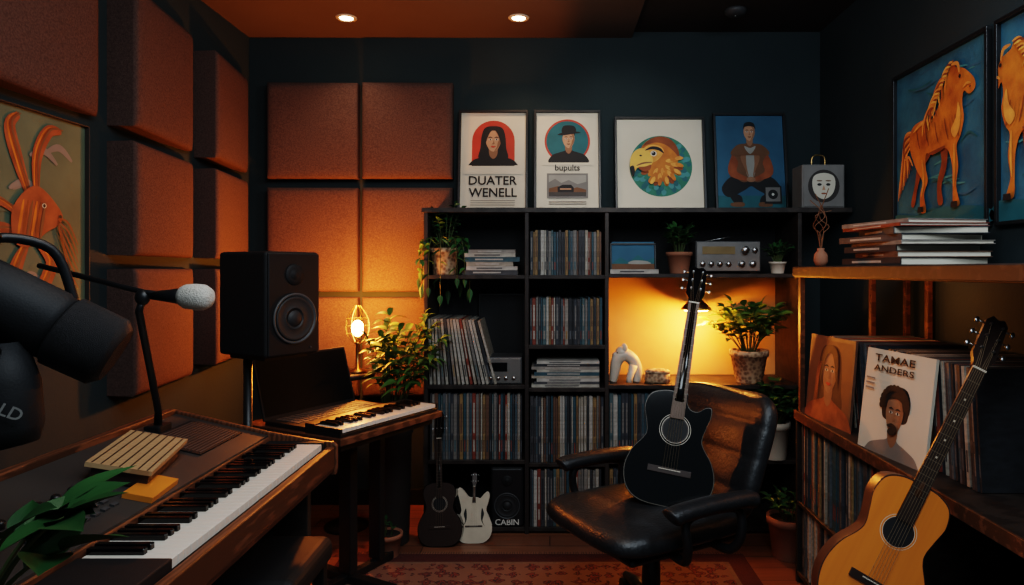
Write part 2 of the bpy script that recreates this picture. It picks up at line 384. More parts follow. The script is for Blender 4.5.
# eagle
A=Art(.431,.471,paper)
A.e(.51,.53,.365,.365,tealG,60)
def feather(cx,cy,a,L_,w_,m):
    c,s_=math.cos(a),math.sin(a); f=lambda u,v_:(cx+c*u-s_*v_,cy+s_*u+c*v_)
    A.b([f(0,0),f(L_*.35,w_),f(L_*.8,w_*.8),f(L_,0),f(L_*.8,-w_*.8),f(L_*.3,-w_)],m)
for rr_,n_,ms,L_,a0,a1 in [(.255,30,[tealG,teal,tealL],.100,-3.0,2.6),(.205,24,[teal,tealG,tealL],.10,-2.9,2.3),(.155,18,[ochreD,tealG,ochre],.10,-2.7,2.2),(.10,14,[ochre,ochreD,ochre],.10,-2.4,2.0)]:
    for k_ in range(n_):
        a=a0+(a1-a0)*k_/(n_-1); feather(.51+rr_*math.cos(a),.53+rr_*math.sin(a),a-.15,L_,.030,ms[k_%3])
A.b([(.25,.60),(.27,.72),(.35,.82),(.48,.86),(.60,.83),(.68,.74),(.70,.62),(.64,.48),(.56,.38),(.46,.33),(.40,.35),(.38,.42),(.32,.50)],ochre)
A.b([(.30,.76),(.38,.84),(.50,.875),(.62,.84),(.70,.74),(.72,.62),(.66,.69),(.57,.77),(.46,.80),(.36,.78)],ochreD)
for r0 in range(3):
    for k_ in range(7):
        a=-1.9+k_*.36; feather(.49+(.07+.055*r0)*math.cos(a),.56+(.07+.055*r0)*math.sin(a),a-.2,.10,.022,[ochreL,ochre,ochreL,ochre][(k_+r0)%4])
A.b([(.42,.56),(.50,.62),(.54,.70),(.48,.76),(.38,.77),(.30,.72),(.27,.62),(.34,.56)],ochreL)
A.b([(.36,.70),(.29,.73),(.21,.70),(.155,.62),(.145,.52),(.165,.42),(.18,.385),(.20,.45),(.24,.50),(.32,.51),(.39,.53),(.41,.60)],yel)
A.b([(.145,.50),(.165,.42),(.18,.385),(.20,.45),(.185,.52)],inkblk); A.line([(.22,.52),(.30,.55),(.40,.56)],.010,brown)
A.b([(.24,.50),(.32,.51),(.39,.53),(.37,.47),(.30,.45)],ochreD); A.e(.27,.64,.016,.010,inkblk,12)
A.e(.42,.665,.036,.034,paper); A.e(.42,.665,.024,.024,inkblk); A.e(.412,.674,.007,.007,whit,10); A.b([(.32,.70),(.40,.715),(.48,.70),(.54,.665),(.50,.73),(.40,.75)],inkblk)
framed('framed_poster','cream poster of orange and teal eagle head, black frame',.455,.495,A,leanM(.553,8))
# seated man
A=Art(.345,.495,blue)
A.r(0,1,0,.22,teal)
A.b([(.32,.98),(.24,.86),(.20,.60),(.24,.42),(.5,.38),(.76,.42),(.80,.60),(.76,.86),(.68,.98),(.5,1.0)],brown)
A.b([(.44,.99),(.43,.6),(.5,.47),(.57,.6),(.56,.99)],greyL)
A.b([(.44,.98),(.36,.80),(.42,.62),(.47,.5),(.44,.7)],skinD); A.b([(.56,.98),(.64,.80),(.58,.62),(.53,.5),(.56,.7)],skinD)
A.b([(.22,.50),(.08,.36),(.10,.24),(.20,.20),(.40,.30),(.5,.36),(.60,.30),(.80,.20),(.90,.24),(.92,.36),(.78,.50),(.62,.42),(.5,.44),(.38,.42)],inkblk)
A.b([(.18,.24),(.26,.10),(.36,.11),(.34,.22)],inkblk); A.b([(.66,.22),(.62,.11),(.74,.10),(.82,.24)],inkblk)
A.b([(.20,.11),(.22,.06),(.38,.06),(.37,.12)],brown); A.b([(.62,.12),(.61,.06),(.78,.06),(.78,.11)],brown)
A.b([(.24,.82),(.17,.62),(.22,.50),(.42,.44),(.44,.49),(.30,.58),(.32,.72)],rust); A.b([(.76,.82),(.83,.62),(.78,.50),(.58,.44),(.56,.49),(.70,.58),(.68,.72)],rust)
A.e(.5,.46,.065,.04,skinB); 
portrait(A,.5,1.14,.31,'short',cl=brown,sk=skin,shade=skinB)
A.b([(.50,.93),(.42,.96),(.44,.9),(.5,.84),(.56,.9),(.58,.96)],greyL)
A.r(.68,.93,.10,.36,inkblk); A.r(.70,.91,.13,.34,greyp); A.e(.805,.235,.07,.07,inkblk,20); A.e(.805,.235,.02,.02,whit,12)
framed('framed_poster','blue poster of seated man in brown jacket',.365,.515,A,leanM(1.007,8))
# horse
HP=[(.90,.81),(.905,.75),(.85,.725),(.80,.76),(.785,.68),(.80,.58),(.77,.47),(.73,.40),(.745,.30),(.725,.20),(.76,.11),(.695,.11),(.69,.21),(.68,.32),(.62,.405),(.48,.39),(.40,.41),(.395,.33),(.42,.26),(.375,.19),(.40,.10),(.335,.10),(.33,.19),(.355,.26),(.28,.34),(.21,.46),(.20,.57),(.25,.65),(.38,.67),(.48,.66),(.55,.75),(.61,.88),(.66,.955),(.69,1.01),(.72,.95),(.79,.92),(.85,.87)]
def horse(W,H,flip=False):
    A=Art(W,H,blue2)
    g=lambda y: y*1.2 if y<.40 else .48+(y-.40)*.86
    f=lambda p:[(max(.004,(1-a)-.17) if flip else a,g(c)) for a,c in p]
    for k_ in range(34):
        x=U(.16,.84);y=U(.12,1.02); w_=U(.08,.14); A.line([(x-w_,y+U(-.03,.03)),(x,y+U(-.02,.02)),(x+w_,y+U(-.03,.03))],.007,[tealL,teal,blue,teal][k_%4])
    A.b([(0,0),(0,.12),(.3,.10),(.6,.13),(1,.09),(1,0)],teal)
    A.b(f([(.63,.44),(.615,.30),(.565,.22),(.58,.13),(.525,.13),(.52,.24),(.565,.34),(.55,.44)]),ochreD)
    A.b(f([(.36,.45),(.285,.34),(.26,.26),(.21,.15),(.255,.14),(.30,.25),(.37,.34),(.46,.42)]),ochreD)
    for k_ in range(10): A.line(f([(.23,.61-.01*k_),(.14-.008*(k_%3),.60-.02*k_),(.10+.01*k_,.42),(.04+.022*k_,.18+.02*k_)]),.010,[ochreL,ochre,ochreD][k_%3])
    A.b(f(HP),ochre)
    for k_ in range(14): 
        x=.25+.036*k_; A.line(f([(x,.62),(x+.015,.54),(x+.04,.46)]),.006,[ochre,ochreD,ochre][k_%3])
    A.b(f([(.68,.52),(.73,.60),(.75,.70),(.775,.62),(.765,.52),(.72,.46)]),ochreL); A.line(f([(.71,.42),(.715,.3),(.705,.2)]),.009,ochreL); A.line(f([(.36,.38),(.38,.27),(.35,.18)]),.010,ochreL)
    A.line(f([(.26,.60),(.36,.645),(.48,.64)]),.012,ochreL); A.line(f([(.44,.40),(.54,.405),(.62,.42)]),.012,ochreD)
    A.line(f([(.80,.78),(.84,.80),(.88,.79)]),.008,ochreL)
    for k_ in range(22):
        q=k_/21; x=.70-.19*q;y=.99-.27*q; j_=U(-.02,.02); A.line(f([(x,y),(x-.05+j_,y-.0),(x-.10+j_*2,y-.08+j_),(x-.08-.03*(k_%3),y-.19-.03*(k_%2))]),.009,[ochreL,ochreD,yel,ochre][k_%4])
    A.line(f([(.70,.97),(.76,.96),(.78,.89)]),.012,ochreL)
    if not flip: A.e(.785,g(.865),.012,.012,inkblk,12); A.e(.885,g(.765),.007,.007,inkblk,12)
    else: A.e(.045,g(.865),.012,.012,inkblk,12)
    for x_ in(.36,.73): A.b(f([(x_-.03,.125),(x_+.03,.125),(x_+.035,.095),(x_-.035,.095)]),inkblk,False)
    return A
framed('framed_painting','canvas painting of orange horse on blue, thin black frame',.59,.63,horse(.566,.606),RW_(XR,2.43,1.335),cat_='framed painting')
framed('framed_painting','canvas painting of rearing orange horse on deep blue',.56,.63,horse(.536,.606,True),RW_(XR,1.82,1.335),cat_='framed painting')
A=Art(.566,.616,olive)
for k_ in range(14): x=U(.15,.85);y=U(.1,1.0); A.line([(x-.1,y),(x,y+.04),(x+.1,y-.02)],.02,[olive,greyp,olive][k_%3])
for pts,w_,m_ in [([(.58,.62),(.50,.80),(.44,.98),(.50,1.05)],.040,rust),([(.62,.62),(.62,.85),(.70,1.0),(.80,1.02)],.038,rust),
    ([(.50,.45),(.34,.45),(.22,.32),(.24,.15),(.16,.03)],.055,rust),([(.55,.40),(.47,.25),(.50,.12),(.42,.02)],.05,rust),([(.60,.42),(.72,.30),(.66,.15),(.74,.03)],.045,rust),
    ([(.52,.52),(.36,.60),(.20,.56),(.10,.62)],.025,rust)]:
    A.line(pts,w_,m_)
    for q in range(3): A.line([(a+.014*(q-1),c+.012) for a,c in pts],w_*.16,[ochre,ochreD,brown][q])
A.b([(.46,.40),(.44,.54),(.50,.64),(.60,.70),(.70,.66),(.80,.56),(.76,.50),(.68,.46),(.56,.38)],rust)
for q in range(6): A.line([(.48+.03*q,.42),(.50+.03*q,.52),(.52+.03*q,.62)],.010,[ochre,ochreD,brown][q%3])
A.e(.66,.60,.016,.013,paper,12); A.e(.66,.60,.010,.010,inkblk,12); A.e(.78,.55,.012,.010,inkblk,12)
for k_ in range(6): A.line([(.76,.54-.01*k_),(.84,.52-.05*k_),(.92,.40-.05*k_)],.005,ochreD)
framed('framed_painting','sage canvas painting of russet long eared limbed creature',.574,.624,A,LW_(XL,1.97,1.05),fw=.004,fmat=darkpot,cat_='framed painting')
# ---------------------------------------------------------------- bookcase
t=thing('bookcase','tall dark wooden open bookcase filled with vinyl records','bookcase',Tr(0,3.10,0))
D=.32; th=.018
def bx(name,x0,x1,z0,z1,y0=0,y1=D,m=dwood): part(t,name,MB().box(x0,x1,y0,y1,z0,z1,m),bevel=.0015)
bx('top_board',-.583,1.372,1.461,1.483,-.006,.385)
bx('side_panel',-.573,-.555,0,1.461); bx('divider',-.114,-.096,.0,1.461); bx('divider',.250,.268,0,1.461); bx('side_panel',1.127,1.145,0,1.461)
for x0,x1,zs in [(-.555,-.114,[1.177,.677,.336,.03]),(-.096,.250,[1.177,.859,.664,.323,.03]),(.268,1.127,[1.183,.677,.336,.03])]:
    for z in zs: bx('shelf',x0,x1,z-th,z,.001)
bx('added_backing',-.555,.250,.03,1.461,D-.006,D,blackm)
bx('added_backing',.268,1.127,.677,1.165,D-.006,D,cream)  # added pale board in the open back, stands in for the lamplit wall
bx('added_backing',.268,1.127,1.183,1.461,D-.006,D,blackm)
lpc=[(.62,.58,.50),(.5,.44,.36),(.30,.28,.26),(.10,.10,.11),(.04,.045,.055),(.35,.08,.05),(.05,.13,.17),(.42,.27,.12),(.68,.64,.58),(.16,.18,.2),(.22,.12,.08),(.07,.08,.10),(.4,.36,.32),(.12,.2,.22)]
lpm=[P('sleeve_card',tuple(q*.72 for q in c),.6,c2=tuple(q*.4 for q in c),scale=25,stretch=(1,1,3)) for c in lpc]
_lp={}
def lpmesh(k,th_,s):
    key=(k,round(th_,3),s)
    if key not in _lp:
        b=MB(); m=lpm[k]; m2=lpm[(k*5+3)%len(lpm)]
        b.box(0,th_,0,s,0,s,m)
        b.box(th_*.25,th_*.75,-.0004,0,s*.12,s*.3,m2); b.box(th_*.25,th_*.75,-.0004,0,s*.4,s*.86,m2 if k%2 else m)
        _lp[key]=mesh_of(b,'vinyl_record')
    return _lp[key]
cnt=0
def tone(k): return 'pale' if sum(lpc[k])>1.1 else ('dark' if sum(lpc[k])<.45 else 'coloured')
def lprow(x0,x1,z,s,y,group,big=False):
    global cnt
    x=x0
    while True:
        th_=random.choice([.006,.008,.010,.012,.015])
        if big: th_+=.004
        if x+th_>x1: break
        k=random.choice(list(range(14))+[3,4,11,9,6,2]); a=U(-.2,.2)
        hs=s-random.choice([0,0,.004,.008])
        solo('vinyl_record',tone(k)+' vinyl record sleeve standing upright in the bookcase','vinyl record',lpmesh(k,th_,hs),Tr(x,y+U(0,.004),z)@Ry(a),group)
        x+=th_+.002; cnt+=1
lprow(-.545,-.125,.336,.30,3.111,'records on the lower bookcase shelf')
lprow(-.090,.246,1.177,.205,3.115,'small records on the upper bookcase shelf')
lprow(-.090,.246,.859,.215,3.115,'small records on the middle bookcase shelf')
lprow(-.090,.246,.323,.30,3.111,'records on the lower bookcase shelf')
lprow(-.090,.246,.030,.262,3.112,'records on the bottom bookcase shelf')
lprow(.272,.74,.336,.30,3.111,'records behind the chair',True)
lprow(.272,.50,.030,.262,3.112,'records behind the chair on bottom shelf',True)
x=-.548
for i in range(17):
    k=[0,1,8,2,0,3,12,1,8,0,5,1,2,8,0,4,1][i]; a=1.5+ i*.85; th_=.011
    solo('vinyl_record',tone(k)+' vinyl record sleeve leaning in the bookcase','vinyl record',lpmesh(k,th_,.30),Tr(x+i*.0185 ,3.112,.6775)@Ry(-a),'records leaning on the middle shelf')
def book(label,w,d,h,m,M,group,name='book'):
    b=MB(); c=.0025
    b.box(-w/2,w/2,0,d,0,c,m); b.box(-w/2,w/2,0,d,h-c,h,m); b.box(-w/2,w/2,0,c,c,h-c,m); b.box(-w/2+.003,w/2-.003,c,d-.004,c,h-c,paper)
    b.box(-w*.3,w*.2,-.0004,0,h*.35,h*.65,lpm[8] if m not in(lpm[0],lpm[8]) else lpm[3])
    solo(name,label,'book',b,M,group)
z=1.1772
for i,(k,h) in enumerate([(3,.022),(8,.018),(1,.02),(6,.022),(0,.018),(12,.016)]):
    book(('dark' if k in(3,6) else 'pale')+' hardcover book lying flat in shelf stack',.255-.02*(i%3),.2,h,lpm[k],Tr(-.275+.01*(i%2),3.12,z),'books stacked on upper shelf'); z+=h
z=.6642
for i in range(9):
    k=[0,3,8,1,6,0,12,4,8][i]; h=[.014,.012,.015,.012,.016,.012,.014,.012,.013][i]
    book(('dark' if k in(3,4,6) else 'pale')+' flat album lying in a stack',.31-.012*(i%3),.28,h,lpm[k],Tr(.077+.006*((i*7)%3-1),3.115,z),'albums stacked flat in the bookcase'); z+=h
z=1.2142
for i,(k,h,a) in enumerate([(4,.024,3),(10,.018,-4),(4,.020,5),(12,.012,-2),(3,.020,8),(11,.022,-6),(5,.010,2),(2,.014,10)]):
    book(('grey' if k in(12,2) else 'dark')+' large art book stacked on the record cabinet',.36-.03*(i%3),.27,h,lpm[k],Tr(1.02+.015*(i%2),2.15,z)@Rz(-90+a)@Tr(-.03,.0,0),'art books stacked on the record cabinet'); z+=h
A=Art(.20,.15,blue); A.r(0,1,.0,.2,brown); A.b([(0,.2),(.2,.36),(.4,.25),(.62,.42),(.8,.28),(1,.35),(1,.2)],teal,False); A.b([(.4,.2),(.5,.28),(.8,.27),(.9,.2)],greyL)
framed('framed_picture','small blue landscape picture leaning on shelf',.216,.15,A,BW_(.39,3.20,1.183)@Rx(-7)@Matrix.Diagonal((1,.95,1,1)),fw=.008,fd=.012,cat_='picture')
book('pale flat book under small picture on shelf',.22,.07,.02,lpm[8],Tr(.385,3.105,1.183),'books stacked on upper shelf')
t=thing('stereo_receiver','vintage silver stereo receiver with dial and knobs','stereo receiver',Tr(.82,3.14,1.183))
part(t,'body',MB().box(-.15,.15,0,.165,.008,.15,gre),bevel=.004)
part(t,'faceplate',MB().box(-.145,.145,-.006,0,.012,.146,silver),bevel=.002)
part(t,'dial_window',MB().box(-.12,.03,-.008,-.006,.09,.125,P('dial',(.25,.18,.09),.3)))
kn=MB().lathe([(.013,0),(.013,.012),(.011,.016)],metal,20,Rx(90)); km=mesh_of(kn,'knob')
for x,z,s in[(.075,.108,1.5),(.12,.108,1),(-.12,.045,1),(-.08,.045,1),(-.04,.045,1),(0,.045,1),(.06,.045,1.2),(.11,.045,1.2)]:
    part(t,'knob',km,M=Tr(x,-.006,z)@Matrix.Scale(s*.9,4))
for x in(-.12,.12): part(t,'foot',MB().box(x-.015,x+.015,.02,.05,0,.008,black))
part(t,'antenna',MB().tube([(-.1,.14,.15),(.12,.15,.19)],.002,metal,6))
t=thing('audio_interface','small grey audio device with display','audio device',Tr(-.215,3.12,.677))
part(t,'body',MB().box(-.088,.088,0,.16,.0,.125,gre),bevel=.004)
part(t,'faceplate',MB().box(-.082,.082,-.004,0,.006,.119,silver),bevel=.002)
part(t,'display',MB().box(-.07,.02,-.006,-.004,.06,.10,screenm))
for i in range(4): part(t,'knob',km,M=Tr(-.055+.035*i,-.004,.03)@Matrix.Scale(.6,4))
t=thing('wall_speaker','square black fabric fronted loudspeaker behind records','speaker',Tr(-.235,3.345,.677))
part(t,'cabinet',MB().box(-.115,.115,0,.06,0,.41,black),bevel=.004); part(t,'grille',MB().box(-.105,.105,-.006,0,.01,.40,blackm),bevel=.003)
def speaker(label,M,w,d,h,txt=None):
    t=thing('studio_monitor',label,'speaker',M)
    part(t,'cabinet',MB().box(-w/2,w/2,.0,d,0,h,blackm),bevel=.012,seg=4)
    bf=part(t,'baffle',MB().box(-w/2+.006,w/2-.006,-.006,.001,.006,h-.006,black),bevel=.004)
    r=w*.37; F=lambda z:Tr(0,-.006,z)@Rx(90)
    part(bf,'woofer_surround',MB().lathe([(r*1.08,0),(r*1.08,.006),(r,.007),(r*.96,.001)],gre,40,F(h*.36)))
    part(bf,'woofer',MB().lathe([(r*.95,.002),(r*.9,.007),(r*.82,.004),(r*.35,.0015),(r*.33,.004),(r*.2,.009),(.001,.011)],cone,40,F(h*.36)))
    q=w*.13; part(bf,'tweeter',MB().lathe([(q*1.3,0),(q*1.25,.003),(q*.7,.001),(q*.6,.002),(q*.3,.005),(.001,.006)],blackm,32,F(h*.78)))
    if txt: part(bf,'lettering',MB().text(txt,w*.72,0,0,0,whit,basis((0,-.0068,h*.085),(1,0,0),(0,0,1),(0,-1,0))),'white lettering')
    else: part(bf,'power_light',MB().tube([(w*.3,-.006,h*.07),(w*.3,-.009,h*.07)],.003,gre,10))
    return t
speaker('small black bookshelf speaker with white lettering',Tr(-.195,3.112,.030),.15,.18,.27,'CABIN')
t=thing('figurine','white ceramic animal figurine with curled body','figurine',Tr(.35,3.2,.677))
pts=cat([(.055,0,.0),(.06,0,.05),(.04,0,.10),(.0,0,.125),(-.035,0,.10),(-.045,0,.05),(-.055,0,.0)],False,6)
b=MB(); b.tube(pts,[.018+.012*math.sin(pi*i/(len(pts)-1)) for i in range(len(pts))],wcer,14)
b.ell((-.01,0,.135),(.034,.028,.032),wcer); b.ell((-.036,0,.125),(.022,.018,.016),wcer); b.ell((.0,.022,.16),(.012,.006,.018),wcer); b.ell((.0,-.022,.16),(.012,.006,.018),wcer)
b.tube([(.04,.02,.08),(.035,.025,.02),(.035,.025,0)],[.02,.015,.016],wcer); b.tube([(.04,-.02,.08),(.02,-.025,.02),(.02,-.025,0)],[.02,.015,.016],wcer)
part(t,'body',b)
for y in(-.017,.017): part(t,'eye',MB().ell((-.035,y,.137),.0035,inkblk,nu=8,nv=6))
t=thing('trinket_box','small cream woven oval trinket box','box',Tr(.50,3.17,.677))
part(t,'body',MB().lathe([(.052,0),(.058,.015),(.055,.042),(.05,.045)],weave,28,Matrix.Diagonal((1.05,.7,1,1))))
part(t,'lid',MB().lathe([(.055,.045),(.056,.055),(.04,.064),(.001,.067)],weave,28,Matrix.Diagonal((1.05,.7,1,1))))
t=thing('shelf_lamp','small glowing dome lamp mounted under the shelf','lamp',Tr(.70,3.27,1.165))
part(t,'bracket',MB().tube([(0,0,0),(0,0,-.10)],.005,gold,8))
part(t,'lamp_shade',MB().lathe([(.012,-.10),(.03,-.11),(.07,-.145),(.075,-.155)],gold,32))
part(t,'bulb',MB().lathe([(.066,-.150),(.055,-.160),(.001,-.166)],glow2,24))
t=thing('decorative_box','pale square box with round painted face','decorative box',Tr(1.25,3.12,1.483))
part(t,'box_body',MB().box(-.098,.098,0,.13,0,.20,greyp),bevel=.006)
part(t,'face_panel',MB().box(-.092,.092,-.004,0,.006,.194,greyp),bevel=.002)
b=MB(); Mf=basis((0,-.0045,0),(1,0,0),(0,0,1),(0,-1,0))
cc=lambda x,y,rx,ry:[(x+rx*math.cos(i*pi/14),y+ry*math.sin(i*pi/14)) for i in range(28)]
b.poly(cc(0,.10,.072,.075),.0002,darkpot,Mf); b.poly(cat([(0,.16),(-.045,.145),(-.052,.10),(-.036,.06),(0,.04),(.036,.06),(.052,.10),(.045,.145)]),.0005,paper,Mf)
for x in(-.02,.02): b.poly(cc(x,.107,.010,.006),.0008,inkblk,Mf); b.poly(cc(x,.124,.013,.003),.0008,brown,Mf)
b.poly([(0,.105),(-.008,.082),(.008,.082)],.0008,skin,Mf); b.poly(cc(0,.066,.012,.004),.0008,rust,Mf)
part(t,'emblem',b)
part(t,'handle',MB().tube(cat([(-.03,.06,.198),(-.03,.06,.235),(-.015,.06,.25),(.015,.06,.25),(.03,.06,.235),(.03,.06,.198)],False),.004,gold,8))
# ---------------------------------------------------------------- plants
def leaf(mb,m,base,d,L,W,droop=.3,n=6):
    base=Vector(base); d=Vector(d).normalized(); up=Vector((0,0,1)); s=d.cross(up)
    if s.length<.1: s=Vector((1,0,0))
    s.normalize(); tw=U(-.5,.5); nrm=s.cross(d); s=(s*math.cos(tw)+nrm*math.sin(tw)).normalized()
    vs=[];fs=[]
    for i in range(n+1):
        t_=i/n; c=base+d*L*t_-up*droop*L*t_*t_; w=W/2*math.sin(pi*min(1,t_**.75+.02))
        nn=s.cross(d).normalized()
        vs+= [c-s*w+nn*w*.30,c-s*w*.5+nn*w*.12,c,c+s*w*.5+nn*w*.12,c+s*w+nn*w*.30]
    for i in range(n):
        for j in range(4):
            q=i*5+j; fs.append((q,q+1,q+6,q+5))
    mb.add(vs,fs,m,True)
def plant(name,label,loc,pot,potm,n,H,spread,lL,lW,per=7,m=green,droop=.35,trail=0,lim=None,bias=(0,0),a_rng=(0,2*pi),ln=6,sw=1):
    rt,rb_,h=pot
    t=thing(name,label,'potted plant',Tr(*loc))
    part(t,'pot',MB().lathe([(rb_,0),(rb_*1.02,.004),(rt*.97,h*.82),(rt*1.06,h*.83),(rt*1.06,h),(rt*.93,h),(rt*.9,h*.9)],potm,28))
    part(t,'soil',MB().lathe([(rt*.91,h*.9-.004),(rt*.9,h*.92),(.001,h*.93)],soil,20))
    st=MB(); fo=MB()
    for i in range(n):
        a=a_rng[0]+(a_rng[1]-a_rng[0])*(i+R()*.7)/n; rr=spread*U(.35,1); hh=H*U(.55,1)*(1 if rr<spread*.75 else .8)
        p0=Vector((rt*.3*math.cos(a),rt*.3*math.sin(a),h*.9))
        if trail and i%2==0:
            pts=[p0,p0+Vector((rt*1.0*math.cos(a),rt*1.0*math.sin(a),.06)),p0+Vector((rt*1.5*math.cos(a),rt*1.5*math.sin(a),0)),p0+Vector((rt*1.6*math.cos(a),rt*1.6*math.sin(a),-trail*U(.5,1)))]
        else:
            e_=Vector((rr*math.cos(a)+bias[0],rr*math.sin(a)+bias[1],h+hh))
            pts=[p0,p0.lerp(e_,.35)+Vector((0,0,hh*.18)),p0.lerp(e_,.7)+Vector((0,0,hh*.16)),e_]
        pts=[Vector(p) for p in cat([tuple(p) for p in pts],False,4)]
        if lim:
            for p in pts:
                p.x=max(lim[0]-loc[0],min(lim[1]-loc[0],p.x)); p.y=min(lim[2]-loc[1],p.y)
        st.tube(pts,[.0028*sw*(1-.6*k_/len(pts)) for k_ in range(len(pts))],stemm,5)
        for k_ in range(per):
            q=.25+.75*(k_+1)/per; idx=min(len(pts)-2,int(q*(len(pts)-1))); p=pts[idx]; tg=(pts[idx+1]-pts[idx]).normalized()
            sd=tg.cross(Vector((0,0,1))); sd=sd.normalized() if sd.length>.1 else Vector((math.cos(a+1.5),math.sin(a+1.5),0))
            d=tg*.5+sd*(1 if k_%2 else -1)+Vector((U(-.3,.3),U(-.3,.3),U(-.1,.4)))
            if k_==per-1: d=tg
            leaf(fo,m,p,d,lL*U(.7,1.1),lW*U(.8,1.1),droop,ln)
    if lim:
        for q in fo.v: q.x=max(lim[0]-loc[0],min(lim[1]-loc[0],q.x)); q.y=min(lim[2]-loc[1],q.y)
    part(t,'stems',st); part(t,'foliage',fo); return t
plant('potted_plant','leafy trailing plant in a woven basket pot',(-.49,3.17,1.177),(.062,.052,.125),weave,24,.22,.13,.048,.024,8,green2,.4,.26)
plant('potted_plant','bushy small plant in terracotta pot on shelf',(.60,3.17,1.183),(.058,.042,.10),terra,22,.13,.085,.05,.026,7,green2,.3,lim=(.45,.75,3.40))
plant('potted_plant','tiny green plant in white pot on shelf',(1.05,3.15,1.183),(.038,.028,.055),wcer,16,.09,.07,.04,.02,5,green2,.3)
plant('potted_plant','leafy green plant in a woven white pot',(.93,3.19,.677),(.085,.06,.15),weave,34,.24,.19,.085,.036,8,green,.35,lim=(.6,1.12,3.40))
plant('potted_plant','dark leafy plant in a white ceramic pot',(1.03,3.14,.336),(.07,.055,.17),wcer,30,.18,.16,.065,.028,7,green2,.4,lim=(.8,1.12,3.40))
plant('potted_plant','small plant in terracotta pot on the floor',(1.0,2.86,0),(.085,.065,.17),terra,12,.10,.10,.06,.022,5,green2,.4)
plant('potted_plant','lush green leafy plant in a tall dark planter',(-.70,3.02,0),(.09,.075,.58),darkpot,30,.47,.17,.12,.032,9,green,.55,lim=(-1.0,-.34,3.4),bias=(.055,0))
plant('potted_plant','small terracotta planter with sprouts on the floor',(-.68,2.86,0),(.06,.045,.10),terra,5,.05,.04,.03,.015,3,green2,.3)
plant('potted_plant','broad leaved green houseplant beside the piano keys',(-.70,.82,.725),(.05,.04,.06),darkpot,5,.12,.11,.10,.050,3,greenN,.15,a_rng=(-1.0,1.9),bias=(.04,0),ln=9,sw=1.3)
# ---------------------------------------------------------------- keys
def keys(par,n,pitch,dep,M,th_=.018):
    w=mesh_of(MB().box(.0006,pitch-.0006,0,dep,-th_,0,ivory),'white_key'); bk=mesh_of(MB().box(-pitch*.29,pitch*.29,dep*.36,dep,-.004,.011,gloss),'black_key')
    for i in range(n):
        part(par,'white_key',w,M=M@Tr(i*pitch,0,0),bevel=.0008,seg=1)
        if i%7 in(0,1,3,4,5) and i<n-1: part(par,'black_key',bk,M=M@Tr((i+1)*pitch,0,0),bevel=.0012,seg=1)
t=thing('digital_piano','large walnut cased digital piano with grey control panel','piano',Tr(-.86,1.38,0))
def side(b,prof,y0,y1,m):
    n=len(prof)
    vs=[(x,y0,z) for x,z in prof]+[(x,y1,z) for x,z in prof]
    b.add(vs,[tuple(range(n)),tuple(range(n,2*n))[::-1]]+[(i,(i+1)%n,n+(i+1)%n,n+i) for i in range(n)],m)
b=MB(); side(b,[(-.24,.615),(.232,.615),(.236,.63),(.236,.688),(.214,.688),(.212,.64),(.045,.64),(.045,.715),(-.24,.782)],-.60,.60,wal); part(t,'case',b,bevel=.003)
for y0,y1 in[(-.62,-.60),(.60,.615)]:
    b=MB(); side(b,[(-.25,.605),(.238,.605),(.242,.62),(.242,.69),(.230,.70),(.20,.703),(.05,.728),(-.23,.793),(-.25,.793)],y0,y1,wal); part(t,'end_cheek',b,bevel=.003)
b=MB(); b.box(-.25,-.225,-.60,.60,.775,.797,wal); part(t,'rear_rail',b,bevel=.003)
b=MB(); side(b,[(.043,.716),(.043,.721),(-.222,.783),(-.222,.778)],-.598,.598,panelg); cp=part(t,'control_panel',b)
SM=basis((.043,0,.7215),(0,1,0),(-.9733,0,.229),(.229,0,.9733))
b=MB(); b.box(.33,.56,.06,.21,0,.003,blackm,SM)
for i in range(14): b.box(.34,.55,.066+.010*i,.070+.010*i,.0028,.0045,gre,SM)
part(cp,'speaker_grille',b)
part(cp,'display',MB().box(.13,.30,.10,.16,0,.002,screenm,SM))
bm_=mesh_of(MB().box(-.008,.008,-.005,.005,0,.004,gre),'button')
for i in range(8):
    for j in range(2): part(cp,'button',bm_,M=SM@Tr(-.22+.028*i,.05+.022*j,0))
for i in range(5):
    part(cp,'knob',MB().lathe([(.009,0),(.009,.01),(.007,.013)],black,16),M=SM@Tr(-.20+.045*i,.14,0))
part(t,'key_block',MB().box(.046,.211,-.598,-.205,.641,.705,blackm),bevel=.003)
part(t,'key_block',MB().box(.046,.211,.572,.598,.641,.705,blackm),bevel=.003)
keys(t,36,.0215,.158,basis((.208,-.204,.702),(0,1,0),(-1,0,0),(0,0,1)))
for y in(-.55,.55):
    b=MB(); b.box(-.20,.18,y-.015,y+.015,.05,.61,dwood); b.box(-.22,.24,y-.025,y+.025,0.0085,.05,dwood); part(t,'side_leg',b,bevel=.003)
part(t,'rear_stretcher',MB().box(-.19,-.16,-.535,.535,.25,.45,dwood))
PM=Tr(-.86,1.38,0)@SM
t=thing('wooden_board','pale striped wooden board stacked on dark block on piano','board',PM@Tr(.17,.125,.0155)@Rz(12))
b=MB(); b.box(-.12,.12,-.065,.065,.018,.028,pale)
for q in range(7): b.box(-.118,.118,-.056+.018*q,-.053+.018*q,.0279,.0286,rosew)
part(t,'top_plate',b)
part(t,'base_block',MB().box(-.11,.10,-.058,.055,-.0135,.018,rosew),bevel=.002)
solo('notebook','orange covered notebook lying on the piano panel','notebook',MB().box(-.06,.06,-.03,.03,0,.012,orange).box(-.058,.061,-.029,.031,.002,.010,paper),PM@Tr(.075,.035,.0)@Rz(6))
t=thing('piano_stool','low black leather cushioned piano stool','stool',Tr(-.76,1.72,.0085))
part(t,'cushion',MB().box(-.17,.17,-.15,.15,.40,.47,blackm),bevel=.025,seg=4)
